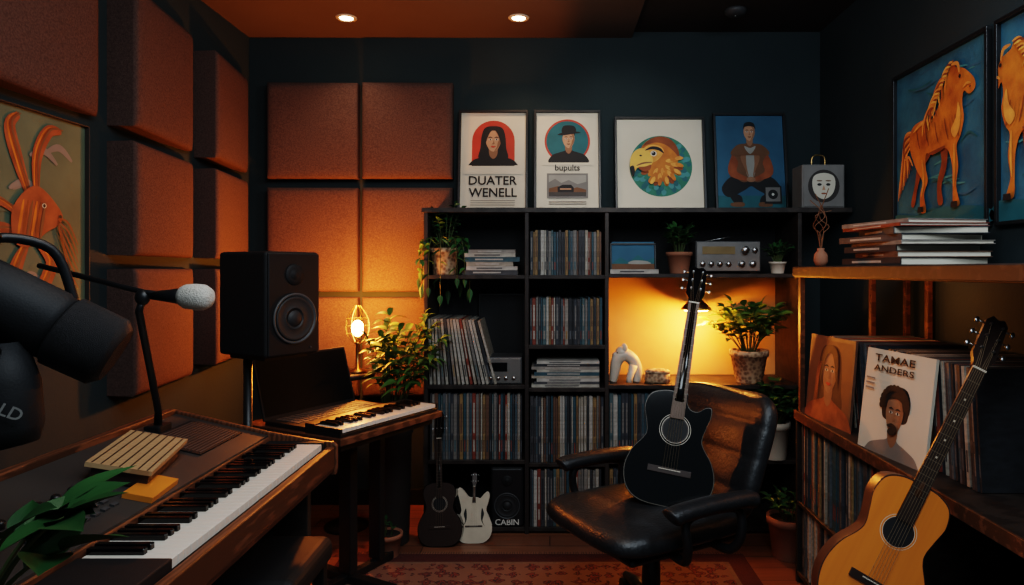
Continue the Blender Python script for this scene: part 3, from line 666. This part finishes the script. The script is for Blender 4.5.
for x in(-.14,.14):
    for y in(-.12,.12): part(t,'leg',MB().box(x-.015,x+.015,y-.015,y+.015,0,.40,blackm))
# ---------------------------------------------------------------- desk, keyboard, laptop
k=Vector((.485,.875,0)).normalized(); p=Vector((-.875,.485,0)).normalized()
DM=basis((-.69,2.25,0),k,p,(0,0,1))
t=thing('keyboard_desk','small walnut topped desk on black column stand','desk',DM)
part(t,'desk_top',MB().box(0,.54,0,.50,.615,.64,walx),bevel=.003)
part(t,'under_frame',MB().box(.03,.51,.03,.47,.59,.615,black))
part(t,'column',MB().box(.26,.30,.22,.28,.04,.59,black),bevel=.004)
part(t,'column',MB().box(.42,.45,.22,.28,.04,.59,black),bevel=.004)
part(t,'foot',MB().box(.10,.52,.235,.265,.009,.04,black),bevel=.004)
part(t,'foot',MB().box(.26,.30,.02,.48,.009,.04,black),bevel=.004)
t=thing('electronic_keyboard','black compact electronic keyboard with white keys','keyboard',DM@Tr(.012,.012,.640))
part(t,'body',MB().box(0,.510,.0,.17,0,.012,black),bevel=.002)
part(t,'control_strip',MB().box(0,.510,.126,.17,.012,.034,black),bevel=.002)
for x0 in(0,.502): part(t,'end_block',MB().box(x0,x0+.008,.0,.126,.012,.030,black))
keys(t,22,.0224,.122,Tr(.0085,.002,.029),.014)
t=thing('laptop','open black laptop with dark screen','laptop',DM@Tr(.02,.195,.640))
part(t,'base',MB().box(0,.45,0,.20,.0,.016,black),bevel=.003)
b=MB()
for i in range(14):
    for j in range(5): b.box(.03+.028*i,.053+.028*i,.06+.026*j,.082+.026*j,.016,.018,gre)
o=part(t,'laptop_keys',b); o['kind']='stuff'
LMx=Tr(0,.205,.012)@Rx(-16)
lid=part(t,'lid',MB().box(0,.45,0,.008,0,.235,blackm),M=LMx,bevel=.003)
part(lid,'screen',MB().box(.01,.44,-.001,0,.014,.225,screenm))
SM0=Matrix.Translation((-.930,2.26,0))@Rz(58)
speaker('black two way studio monitor on a pole stand',SM0@Tr(0,-.125,.924),.205,.245,.335)
t=thing('speaker_stand','slim black pole speaker stand','speaker stand',SM0)
part(t,'top_plate',MB().box(-.08,.08,-.09,.09,.913,.924,black)); part(t,'pole',MB().tube([(-.05,0.04,.02),(-.05,.04,.913)],.014,black,14)); part(t,'base_plate',MB().lathe([(.13,.0),(.13,.012),(.12,.018),(.03,.02)],black,32))
# ---------------------------------------------------------------- lamp + side table
t=thing('side_table','small round dark side table','side table',Tr(-.95,3.19,0))
part(t,'table_top',MB().lathe([(.125,.70),(.13,.705),(.13,.72),(.125,.725)],dwood,36))
part(t,'pedestal',MB().tube([(0,0,.02),(0,0,.70)],.016,black,14)); part(t,'base_plate',MB().lathe([(.10,0),(.10,.012),(.02,.02)],black,32))
t=thing('lantern_lamp','small wire lantern table lamp with glowing bulb','lamp',Tr(-.89,3.16,.725))
part(t,'base',MB().lathe([(.04,0),(.04,.012),(.01,.02),(.008,.13),(.02,.14)],gold,24))
b=MB()
for i in range(8):
    a=2*pi*i/8; b.tube(cat([(.02*math.cos(a),.02*math.sin(a),.14),(.05*math.cos(a),.05*math.sin(a),.18),(.05*math.cos(a),.05*math.sin(a),.25),(.012*math.cos(a),.012*math.sin(a),.31)],False,5),.0013,gold,5)
for r_,z in((.05,.18),(.052,.215),(.05,.25)): b.tube([(r_*math.cos(a*pi/12),r_*math.sin(a*pi/12),z) for a in range(24)],.0013,gold,5,closed=True)
part(t,'wire_shade',b)
part(t,'bulb',MB().ell((0,0,.205),(.028,.028,.038),glow))
part(t,'socket',MB().tube([(0,0,.14),(0,0,.175)],.01,gold,10))
# ---------------------------------------------------------------- guitars
def guitar(name,label,M,T_,BL,BW,dep,topm,sidem,cut=False,guard=None,small=False,hw=None,rosem=wcer,electric=False,fb=rosew):
    t=thing(name,label,'guitar',M); s=T_
    Lh=[(0,0),(-.28,.015),(-.44,.10),(-.5,.26),(-.45,.42),(-.335,.55),(-.31,.62),(-.34,.72),(-.375,.83),(-.33,.94),(-.2,.99),(-.07,1.0)]
    Rh=[(.07,1.0),(.2,.99),(.33,.94),(.375,.83),(.34,.72),(.31,.62),(.335,.55),(.45,.42),(.5,.26),(.44,.10),(.28,.015)]
    if cut: Rh=[(.08,1.0),(.085,.93),(.13,.865),(.22,.85),(.31,.90),(.37,.90),(.375,.82),(.34,.72),(.31,.62),(.335,.55),(.45,.42),(.5,.26),(.44,.10),(.28,.015)]
    if electric:
        Lh=[(0,0),(-.3,.02),(-.47,.14),(-.5,.3),(-.42,.46),(-.35,.58),(-.40,.75),(-.47,.93),(-.40,1.0),(-.28,.93),(-.17,.84),(-.07,.82)]
        Rh=[(.07,.82),(.17,.80),(.27,.87),(.38,.92),(.43,.84),(.38,.70),(.34,.58),(.42,.46),(.5,.3),(.47,.14),(.3,.02)]
    out=cat([(a*BW,c*BL) for a,c in Lh+Rh],True,5)
    cx,cy=0,BL*.45
    part(t,'body',MB().prism(out,-dep,0,sidem,sidem),bevel=.004*s,seg=2)
    if topm is gloss or topm is spruce:
        part(t,'binding',MB().prism([(x*.992,cy+(y-cy)*.993) for x,y in out],-.001,.0012*s,P('binding',(.12,.10,.08),.4) if topm is gloss else rosew))
    sb=part(t,'soundboard',MB().prism([(x*.976,cy+(y-cy)*.979) for x,y in out],-.001,.0016*s,topm))
    hy=BL*.66; hr=BW*.135
    if not electric:
        C=lambda r_:[(r_*math.cos(i*pi/20),hy+r_*math.sin(i*pi/20)) for i in range(40)]
        b=MB(); b.poly(C(hr*1.30),.0018*s,rosem); b.poly(C(hr*1.26),.0020*s,topm); b.poly(C(hr*1.14),.0022*s,rosem); b.poly(C(hr*1.10),.0024*s,rosew); part(sb,'rosette',b)
        part(sb,'sound_hole',MB().poly(C(hr),.0028*s,inkblk))
    else:
        for sx in(-1,1):
            part(sb,'sound_hole',MB().poly(cat([(sx*BW*.22,BL*.62),(sx*BW*.28,BL*.52),(sx*BW*.24,BL*.40),(sx*BW*.30,BL*.30),(sx*BW*.20,BL*.42)]),.0028*s,inkblk))
    bw=BW*.24; by=BL*.30
    part(sb,'bridge',MB().box(-bw,bw,by-.012*s,by+.012*s,.001,.008*s,rosew),bevel=.001)
    part(sb,'saddle',MB().box(-bw*.5,bw*.5,by+.003*s,by+.006*s,.0075*s,.011*s,wcer))
    nut=T_-.175*s if not small else T_-.2*s
    w0,w1=.028*s,.022*s; y0=hy+hr*.9 if not electric else BL*.72
    if hw: w0*=hw; w1*=hw
    b=MB(); b.prism([(-w0,y0),(w0,y0),(w1,nut),(-w1,nut)],.001*s,.009*s,fb)
    for i in range(14):
        q=nut-(nut-y0)*(1-2**(-(i+1)/12))*1.5
        if q>y0+.004: 
            ww=w1+(w0-w1)*(nut-q)/(nut-y0); b.box(-ww,ww,q-.0008*s,q+.0008*s,.0088*s,.0100*s,fretm)
    for i in(3,5,7,9):
        q=nut-(nut-y0)*(1-2**(-(i-.5)/12))*1.5; b.box(-.003*s,.003*s,q-.003*s,q+.003*s,.0088*s,.0094*s,wcer)
    part(t,'fretboard',b)
    yb=BL*(.98 if not electric else .8)
    b=MB(); b.tube([(0,yb-.03*s,-.010*s),(0,min(yb+.02*s,nut-.005),-.008*s),(0,nut,-.005*s)],[.030*s*(hw or 1),.025*s*(hw or 1),.021*s*(hw or 1)],neckw if sidem!=gloss else gloss,14,Matrix.Diagonal((1,1,.7,1))); part(t,'neck',b)
    HM=Tr(0,nut,0)@Rx(-10)
    hl=T_-nut
    b=MB(); b.prism([(-w1,0),(-w1*1.15,hl*.12),(-w1*1.75,hl*.25),(-w1*1.65,hl*.9),(-w1*.9,hl),(0,hl*.96),(w1*.9,hl),(w1*1.65,hl*.9),(w1*1.75,hl*.25),(w1*1.15,hl*.12),(w1,0)],-.014*s,.002*s,sidem if sidem==gloss else rosew,None,HM); hs=part(t,'headstock',b)
    part(hs,'nut',MB().box(-w1,w1,-.004*s,.002*s,.0,.011*s,wcer,HM))
    npg=2 if small else 3
    for sx in(-1,1):
        for j in range(npg):
            q=hl*(.38+.46*j/(npg-1)); b=MB()
            b.tube([(sx*w1*.9,q,.001),(sx*w1*.9,q,.012*s)],.004*s,metal,10,HM); b.tube([(sx*w1*1.5,q,-.007*s),(sx*(w1*1.7+.014*s),q,-.007*s)],.0025*s,metal,8,HM)
            b.ell((sx*(w1*1.7+.020*s),q,-.007*s),(.007*s,.010*s,.0045*s),metal,HM,12,8); part(hs,'tuning_peg',b)
    ns=4 if small else 6; half=ns//2
    for j in range(ns):
        f=-1+2*j/(ns-1); jj=j if j<half else ns-1-j
        e_=HM@Vector((math.copysign(w1*.9,f),hl*(.38+.46*min(jj,npg-1)/(npg-1)),.009*s))
        part(t,'string',MB().tube([(f*bw*.32,by+.004*s,.0115*s),(f*w1*.78,nut,.0112*s),tuple(e_)],.0006*s,strm,4))
    if guard: part(sb,'pickguard',MB().poly(cat([(hr*1.05,hy-hr*.2),(hr*1.3,hy-hr*.5),(hr*1.6,hy-hr*1.4),(hr*1.3,hy-hr*1.9),(hr*.9,hy-hr*1.7),(hr*.6,hy-hr*1.1),(hr*.95,hy-hr*.75)]),.0026*s,guard))
    return t
g0=Vector((.365,2.19,.440)); g1=Vector((.535,2.44,1.220))
guitar('acoustic_guitar','glossy black cutaway acoustic guitar standing on the chair',lookframe(g0,g1-g0,(-.14,-1,.22)),(g1-g0).length,.375,.295,.075,gloss,gloss,cut=True,fb=fingb)
g0=Vector((.680,1.54,.395)); g1=Vector((1.065,1.60,1.09))
guitar('acoustic_guitar','amber acoustic guitar with dark neck on a stand',lookframe(g0,g1-g0,(-.22,-1,.12)),(g1-g0).length,.36,.225,.065,spruce,neckw,hw=.85)
t=thing('guitar_stand','black tubular floor guitar stand','guitar stand',Tr(.69,1.60,0))
part(t,'upright',MB().tube([(0,.09,.0),(0,.09,.36),(.03,.08,.52)],.011,black,10)); 
part(t,'cradle',MB().tube([(-.07,-.13,.38),(-.07,-.11,.355),(-.06,.06,.345),(0,.09,.345),(.06,.06,.345),(.07,-.11,.355),(.07,-.13,.38)],.008,black,8))
for a in(90,210,330):
    part(t,'leg',MB().tube([(0,.09,.2),(.18*math.cos(math.radians(a)),.09+.15*math.sin(math.radians(a)),.01)],.009,black,8))
g0=Vector((-.475,2.95,.002)); g1=Vector((-.50,3.075,.56))
guitar('small_guitar','small dark acoustic guitar leaning on the bookcase',lookframe(g0,g1-g0,(-.05,-1,.2)),(g1-g0).length,.27,.195,.05,rosew,gloss,small=True,hw=.9)
g0=Vector((-.335,2.99,.002)); g1=Vector((-.340,3.085,.285))
guitar('small_guitar','cream double horned miniature guitar leaning on the bookcase',lookframe(g0,g1-g0,(0,-1,.2)),(g1-g0).length,.235,.16,.03,P('cream_paint',(.62,.52,.40),.35,coat=.5),wcer,small=True,electric=True,hw=.9)
# ---------------------------------------------------------------- office chair
CM=Tr(.335,2.26,.0085)@Rz(-60)
t=thing('office_chair','black leather swivel office chair with padded armrests','chair',CM)
def cushion(W,H,T_,segs,wrap,n=24,m=40,mat_=leather,groove=.35):
    b=MB(); vs=[];fs=[]
    for sgn in(1,-1):
        for i in range(n+1):
            for j in range(m+1):
                u=-1+2*i/n; v_=j/m; e=2*v_-1
                ws=(1-.20*abs(e)**6)
                hs=(1-.10*abs(u)**4)
                tt=T_*(max(0,1-abs(u)**6))**.5*(max(0,1-abs(e)**8))**.5
                if sgn>0: tt*= (1-groove)+groove*abs(math.sin(pi*segs*v_))**.5
                else: tt*=.6
                vs.append((u*W/2*ws,-sgn*tt/1+ -wrap*u*u, H/2+e*H/2*hs))
    q=(n+1)*(m+1)
    for s_ in(0,1):
        for i in range(n):
            for j in range(m):
                a=s_*q+i*(m+1)+j; f=(a,a+m+1,a+m+2,a+1); fs.append(f if s_==0 else f[::-1])
    b.add(vs,fs,mat_,True); me=mesh_of(b,'c',False)
    bm=bmesh.new(); bm.from_mesh(me); bmesh.ops.remove_doubles(bm,verts=bm.verts,dist=.0006); bmesh.ops.recalc_face_normals(bm,faces=bm.faces); bm.to_mesh(me); bm.free(); return me
part(t,'seat',cushion(.52,.56,.048,3,.0,groove=.10),M=Tr(0,-.31,.385)@Rx(-90))
part(t,'seat_shell',MB().box(-.21,.21,-.24,.20,.330,.355,black),bevel=.012)
part(t,'backrest',cushion(.50,.45,.058,4,.06,groove=.10),M=Tr(0,.235,.345)@Rx(-22))
part(t,'back_shell',cushion(.44,.42,.030,1,.06,mat_=black,groove=0),M=Tr(0,.275,.35)@Rx(-22))
part(t,'back_bracket',MB().tube(cat([(0,.05,.32),(0,.22,.315),(0,.34,.42),(0,.39,.5)],False),.022,black,10))
for sx in(-1,1):
    b=MB(); b.tube(cat([(sx*.20,.08,.343),(sx*.27,.09,.345),(sx*.305,.10,.40),(sx*.30,.09,.475),(sx*.30,-.02,.49),(sx*.30,-.11,.475),(sx*.305,-.11,.40),(sx*.27,-.09,.345),(sx*.20,-.08,.34)],False,6),.014,black,10)
    af=part(t,'armrest_frame',b)
    b=MB(); b.tube(cat([(sx*.30,-.17,.490),(sx*.30,-.13,.502),(sx*.30,-.01,.508),(sx*.30,.11,.502),(sx*.30,.15,.490)],False,5),[.014]+[.036]*19+[.014],leather,14,Matrix.Translation((0,0,.15))@Matrix.Diagonal((1,1,.7,1)))
    part(t,'armrest_pad',b)
part(t,'gas_column',MB().tube([(0,0,.09),(0,0,.20),(0,0,.33)],[.03,.03,.022],black,18))
for i in range(5):
    a=2*pi*i/5+.3; c,s_=math.cos(a),math.sin(a)
    ba=part(t,'base_arm',MB().tube([(0,0,.10),(c*.15,s_*.15,.09),(c*.27,s_*.27,.065)],[.028,.022,.014],black,10))
    part(ba,'caster',MB().tube([(c*.27-s_*.02,s_*.27+c*.02,.027),(c*.27+s_*.02,s_*.27-c*.02,.027)],.026,black,16).tube([(c*.27,s_*.27,.03),(c*.27,s_*.27,.07)],.008,metal,8))
# ---------------------------------------------------------------- record cabinet
t=thing('record_cabinet','dark wood record cabinet with open upper tier','cabinet',Tr(.95,0,0))
W_=.42
def cb(name,x0,x1,y0,y1,z0,z1,m=dwood,lab=None): part(t,name,MB().box(x0,x1,y0,y1,z0,z1,m),lab,bevel=.002)
y0,y1=1.25,2.64
cb('top_board',-.005,W_,y0,y1,1.172,1.214,dwood); cb('top_edging',-.012,-.005,y0,y1,1.176,1.212,dwood)
cb('middle_shelf',0,W_,y0,y1,.632,.655,dwood); cb('shelf_edging',-.008,0,y0,y1,.625,.662,walx)
cb('lower_shelf',.0,W_,y0,y1,.300,.315); cb('bottom_shelf',.0,W_,y0,y1,.03,.045)
cb('end_panel',0,W_,y1-.018,y1,0,.632); cb('end_panel',0,W_,y0,y0+.018,0,.632)
cb('divider',0.004,W_,1.86,1.875,.315,.632)
for xx,y,m_ in((0,2.60,walx),(0,1.30,dwood),(.276,2.615,walx),(W_-.02,2.60,walx),(W_-.02,2.45,walx),(W_-.02,1.30,walx)): cb('post',xx,xx+.018,y-.012,y+.012,.655,1.172,m_)
def lprow2(ya,yb_,z,group,x0=.956,ths=(.010,.012,.015,.015),lean=0,s=None,pool=None,lab='filed in the record cabinet',first=None):
    y=ya; i0=0
    while True:
        th_=random.choice(ths)
        if y+th_>yb_: break
        k_=random.choice(pool or (list(range(14))+[3,4,11,9,6])); 
        if first and i0<len(first): k_=first[i0]
        i0+=1
        M=basis((x0+U(0,.012),y+th_,z),(0,-1,0),(1,0,0),(0,0,1))@Ry(-lean)
        solo('vinyl_record',tone(k_)+' vinyl record sleeve '+lab,'vinyl record',lpmesh(k_,th_,s or (.30 if z>.2 else .25)),M,group)
        y+=th_*(1/math.cos(math.radians(lean)))+.0022
lprow2(1.98,2.60,.315,'records filed in the record cabinet'); lprow2(2.10,2.60,.045,'records filed on the cabinet bottom shelf')
def album(label,art,M,group=None): solo('vinyl_record',label,'vinyl record',art,M,group)
def cover(bg,s=.305,d=.005):
    A=Art(s,s,bg); A.box(-s/2,s/2,0,s,-d,.001,bg); return A
AM=lambda x,y,ang,lean,z=.656: basis((x,y,z),(0,-1,0),(0,0,1),(-1,0,0))@Matrix.Rotation(math.radians(ang),4,'Y')@Rx(-lean)
A=cover(lpm[10]); A.r(.04,.96,.04,.96,brown); portrait(A,.5,.54,.60,'long',cl=rust,hm=P('hair_brown',(.07,.03,.018),.7),sk=skinB); 
for q in range(5): A.line([(.25+.02*q,.7),(.22+.015*q,.5),(.20+.02*q,.2)],.006,rust)
album('album cover with long haired woman portrait in browns',A,AM(.985,2.43,6,5))
A=cover(paper); portrait(A,.52,.37,.47,'afro',sk=skinB,cl=greyp); A.w('TAMAE',.60,.46,.92,inkblk,.07); A.w('ANDERS',.60,.46,.82,inkblk,.06)
for q in range(3): A.r(.06,.20,.70-.05*q,.715-.05*q,greyp)
album('cream album cover with title and curly haired man portrait',A,AM(.985,1.98,8,7))
lprow2(2.165,2.53,.6565,'records in the rear bin',1.045,(.008,.008,.010,.012),9,.30,[3,4,9,2,11,0,3,6,4,10,3,8,11,4,2,5],'leaning in the open cabinet bin')
lprow2(1.66,2.09,.6565,'records in the front bin',1.045,(.008,.008,.010,.012),5,.30,[3,6,11,0,4,13,3,8,4,6,5,11,0,4,9],'leaning behind the portrait album',first=[4,11,3,6,0,4,9,5])
t=thing('twig_vase','small brown vase holding dried curly twigs','vase',Tr(1.02,2.57,1.214))
part(t,'vase_body',MB().lathe([(.018,0),(.026,.02),(.024,.045),(.012,.06),(.014,.068)],terra,24))
for i in range(5):
    a=i*1.3; pts=cat([(0,0,.05),(.01*math.cos(a),.01*math.sin(a),.12),(.03*math.cos(a+1),.03*math.sin(a+1),.15),(.02*math.cos(a+2.5),.02*math.sin(a+2.5),.19),(.04*math.cos(a),.03*math.sin(a),.21+.02*i)],False,5)
    part(t,'twig',MB().tube(pts,.0018,brown,5))
# ---------------------------------------------------------------- microphones
t=thing('desk_microphone','microphone with grey foam windscreen on a desk boom','microphone',Tr(-1.045,1.82,.777))
part(t,'base',MB().box(-.022,.022,-.03,.03,-.012,.012,black),bevel=.004)
J=Vector((.150,-.32,.363)); E=Vector((.225,-.325,.366)); B0=Vector((-.10,-.29,.433))
part(t,'stand_arm',MB().tube([(0,0,.005),(.008,-.012,.05),tuple(J+Vector((-.008,0,-.03))),tuple(J+Vector((0,0,-.008)))],[.010,.009,.008,.008],black,10))
part(t,'clamp',MB().ell(tuple(J),(.016,.014,.018),black))
part(t,'boom',MB().tube([tuple(B0),tuple(J+Vector((0,0,.012))),tuple(E)],.006,black,10))
part(t,'mic_body',MB().tube([tuple(J+Vector((.02,0,.004))),tuple(E),tuple(E+Vector((.02,0,-.001)))],[.009,.016,.019],black,14))
dirm=Vector((1,-.15,-.04)).normalized()
pts=[tuple(E+dirm*(.012+.075*q)) for q in(0,.06,.2,.5,.75,.92,1)]
part(t,'foam_windscreen',MB().tube(pts,[.012,.022,.027,.029,.028,.021,.008],foam,20))
t=thing('broadcast_microphone','large black broadcast microphone on a boom arm','microphone',Tr(-1.22,.85,0))
o_=Vector((-1.22,.85,0)); q_=lambda x,y,z:tuple(Vector((x,y,z))-o_)
ax0=Vector((-.83,.93,1.195)); ax1=Vector((-.635,1.0,1.075)); dv=(ax1-ax0)
pp=lambda f:tuple(ax0+dv*f-o_)
part(t,'mic_body',MB().tube([pp(0),pp(.05),pp(.1),pp(.6),pp(.62),pp(.66)],[.03,.046,.050,.050,.047,.047],blackm,28))
part(t,'mic_grille',MB().tube([pp(.66),pp(.68),pp(.95),pp(1.0)],[.046,.052,.052,.040],P('mic_mesh',(.014,.014,.016),.65,metal=.3,kind='voronoi',scale=200,bump=.6),28))
part(t,'yoke',MB().tube(cat([q_(-.73,.90,1.09),q_(-.76,.89,1.17),q_(-.77,.93,1.24),q_(-.73,1.0,1.23),q_(-.71,1.02,1.15)],False,6),.007,black,8))
part(t,'boom_arm',MB().tube(cat([q_(-.76,.93,1.24),q_(-.81,.95,1.30),q_(-.92,.92,1.36),q_(-1.20,.85,1.30)],False,5),.012,black,10))
part(t,'pole',MB().tube([q_(-1.22,.85,.02),q_(-1.22,.85,1.32)],.012,black,12)); part(t,'base_plate',MB().lathe([(.11,0),(.11,.014),(.02,.02)],black,28))
hm_=part(t,'hanging_module',MB().tube([q_(-.75,.93,1.10),q_(-.745,.93,1.045),q_(-.74,.93,.985),q_(-.735,.93,.96)],[.03,.043,.043,.033],blackm,24),'black preamp housing')
Mt=basis(tuple(Vector((-.735,.93,1.018))+Vector((.0225,-.0405,0))-o_),Vector((.885,.465,0)),(0,0,1),Vector((.465,-.885,0)))@Rz(-28)
part(hm_,'lettering',MB().text('OLD',.045,0,0,0,greyp,Mt),'faint grey lettering')
part(t,'cable',MB().tube(cat([q_(-.83,.93,1.195),q_(-.9,.92,1.12),q_(-.98,.9,1.2),q_(-1.1,.88,1.27)],False,6),.004,black,6))
# ---------------------------------------------------------------- lights
def light(kind,loc,e,c,size=.1,target=None,**kw):
    l=bpy.data.lights.new('light',kind); l.energy=e; l.color=c
    if kind=='AREA': l.size=size
    else: l.shadow_soft_size=size
    for a_,b_ in kw.items(): setattr(l,a_,b_)
    o=bpy.data.objects.new('lamp_or_fill',l); LK(o); o.location=loc
    if target: o.rotation_euler=(Vector(target)-Vector(loc)).to_track_quat('-Z','Y').to_euler()
    return o
light('POINT',(-.89,3.16,1.07),22,(1,.27,.035),.03)
light('POINT',(-.74,3.04,1.16),4,(1,.32,.06),.05)
light('POINT',(.70,3.24,.98),14,(1,.33,.045),.03)
light('POINT',(1.20,2.3,1.12),.8,(1,.40,.14),.04)
for x in(-.96,-.147): light('SPOT',(x,3.2,H0-.02),4.5,(1,.64,.40),.03,(x,3.25,0),spot_size=1.9,spot_blend=.8)
light('SPOT',(.3,1.9,H0-.03),17,(1,.93,.84),.05,(.35,3.42,1.72),spot_size=.75,spot_blend=.8)
light('AREA',(.1,.7,2.3),18,(.80,.92,1),1.0,(.05,2.9,.5))  # added soft cool key light, no fixture
light('AREA',(-.2,1.5,2.33),3.5,(1,.88,.78),.6,(-.3,1.5,0))
light('AREA',(1.1,1.3,2.3),5,(.78,.90,1),.4,(.4,2.4,.5))  # added cool rim light for the chair leather, no fixture
light('AREA',(.0,2.2,1.95),1.8,(1,.70,.50),.8,(-.2,2.3,2.4))  # added fill aimed up at the ceiling, not a lamp of the room
w=bpy.data.worlds.new('w'); bpy.context.scene.world=w; w.use_nodes=True
w.node_tree.nodes['Background'].inputs[0].default_value=(.085,.12,.14,1); w.node_tree.nodes['Background'].inputs[1].default_value=.6
cam=bpy.data.cameras.new('camera'); co=bpy.data.objects.new('camera',cam); LK(co)
co.location=(0,0,1.2); co.rotation_euler=(pi/2,0,0); cam.lens=24; cam.sensor_width=36; cam.shift_x=-.037; cam.shift_y=-.022; cam.clip_start=.02
bpy.context.scene.camera=co
bpy.context.scene.view_settings.view_transform='Filmic'
bpy.context.scene.view_settings.look='High Contrast'
bpy.context.scene.view_settings.exposure=.75
print('LP',cnt)
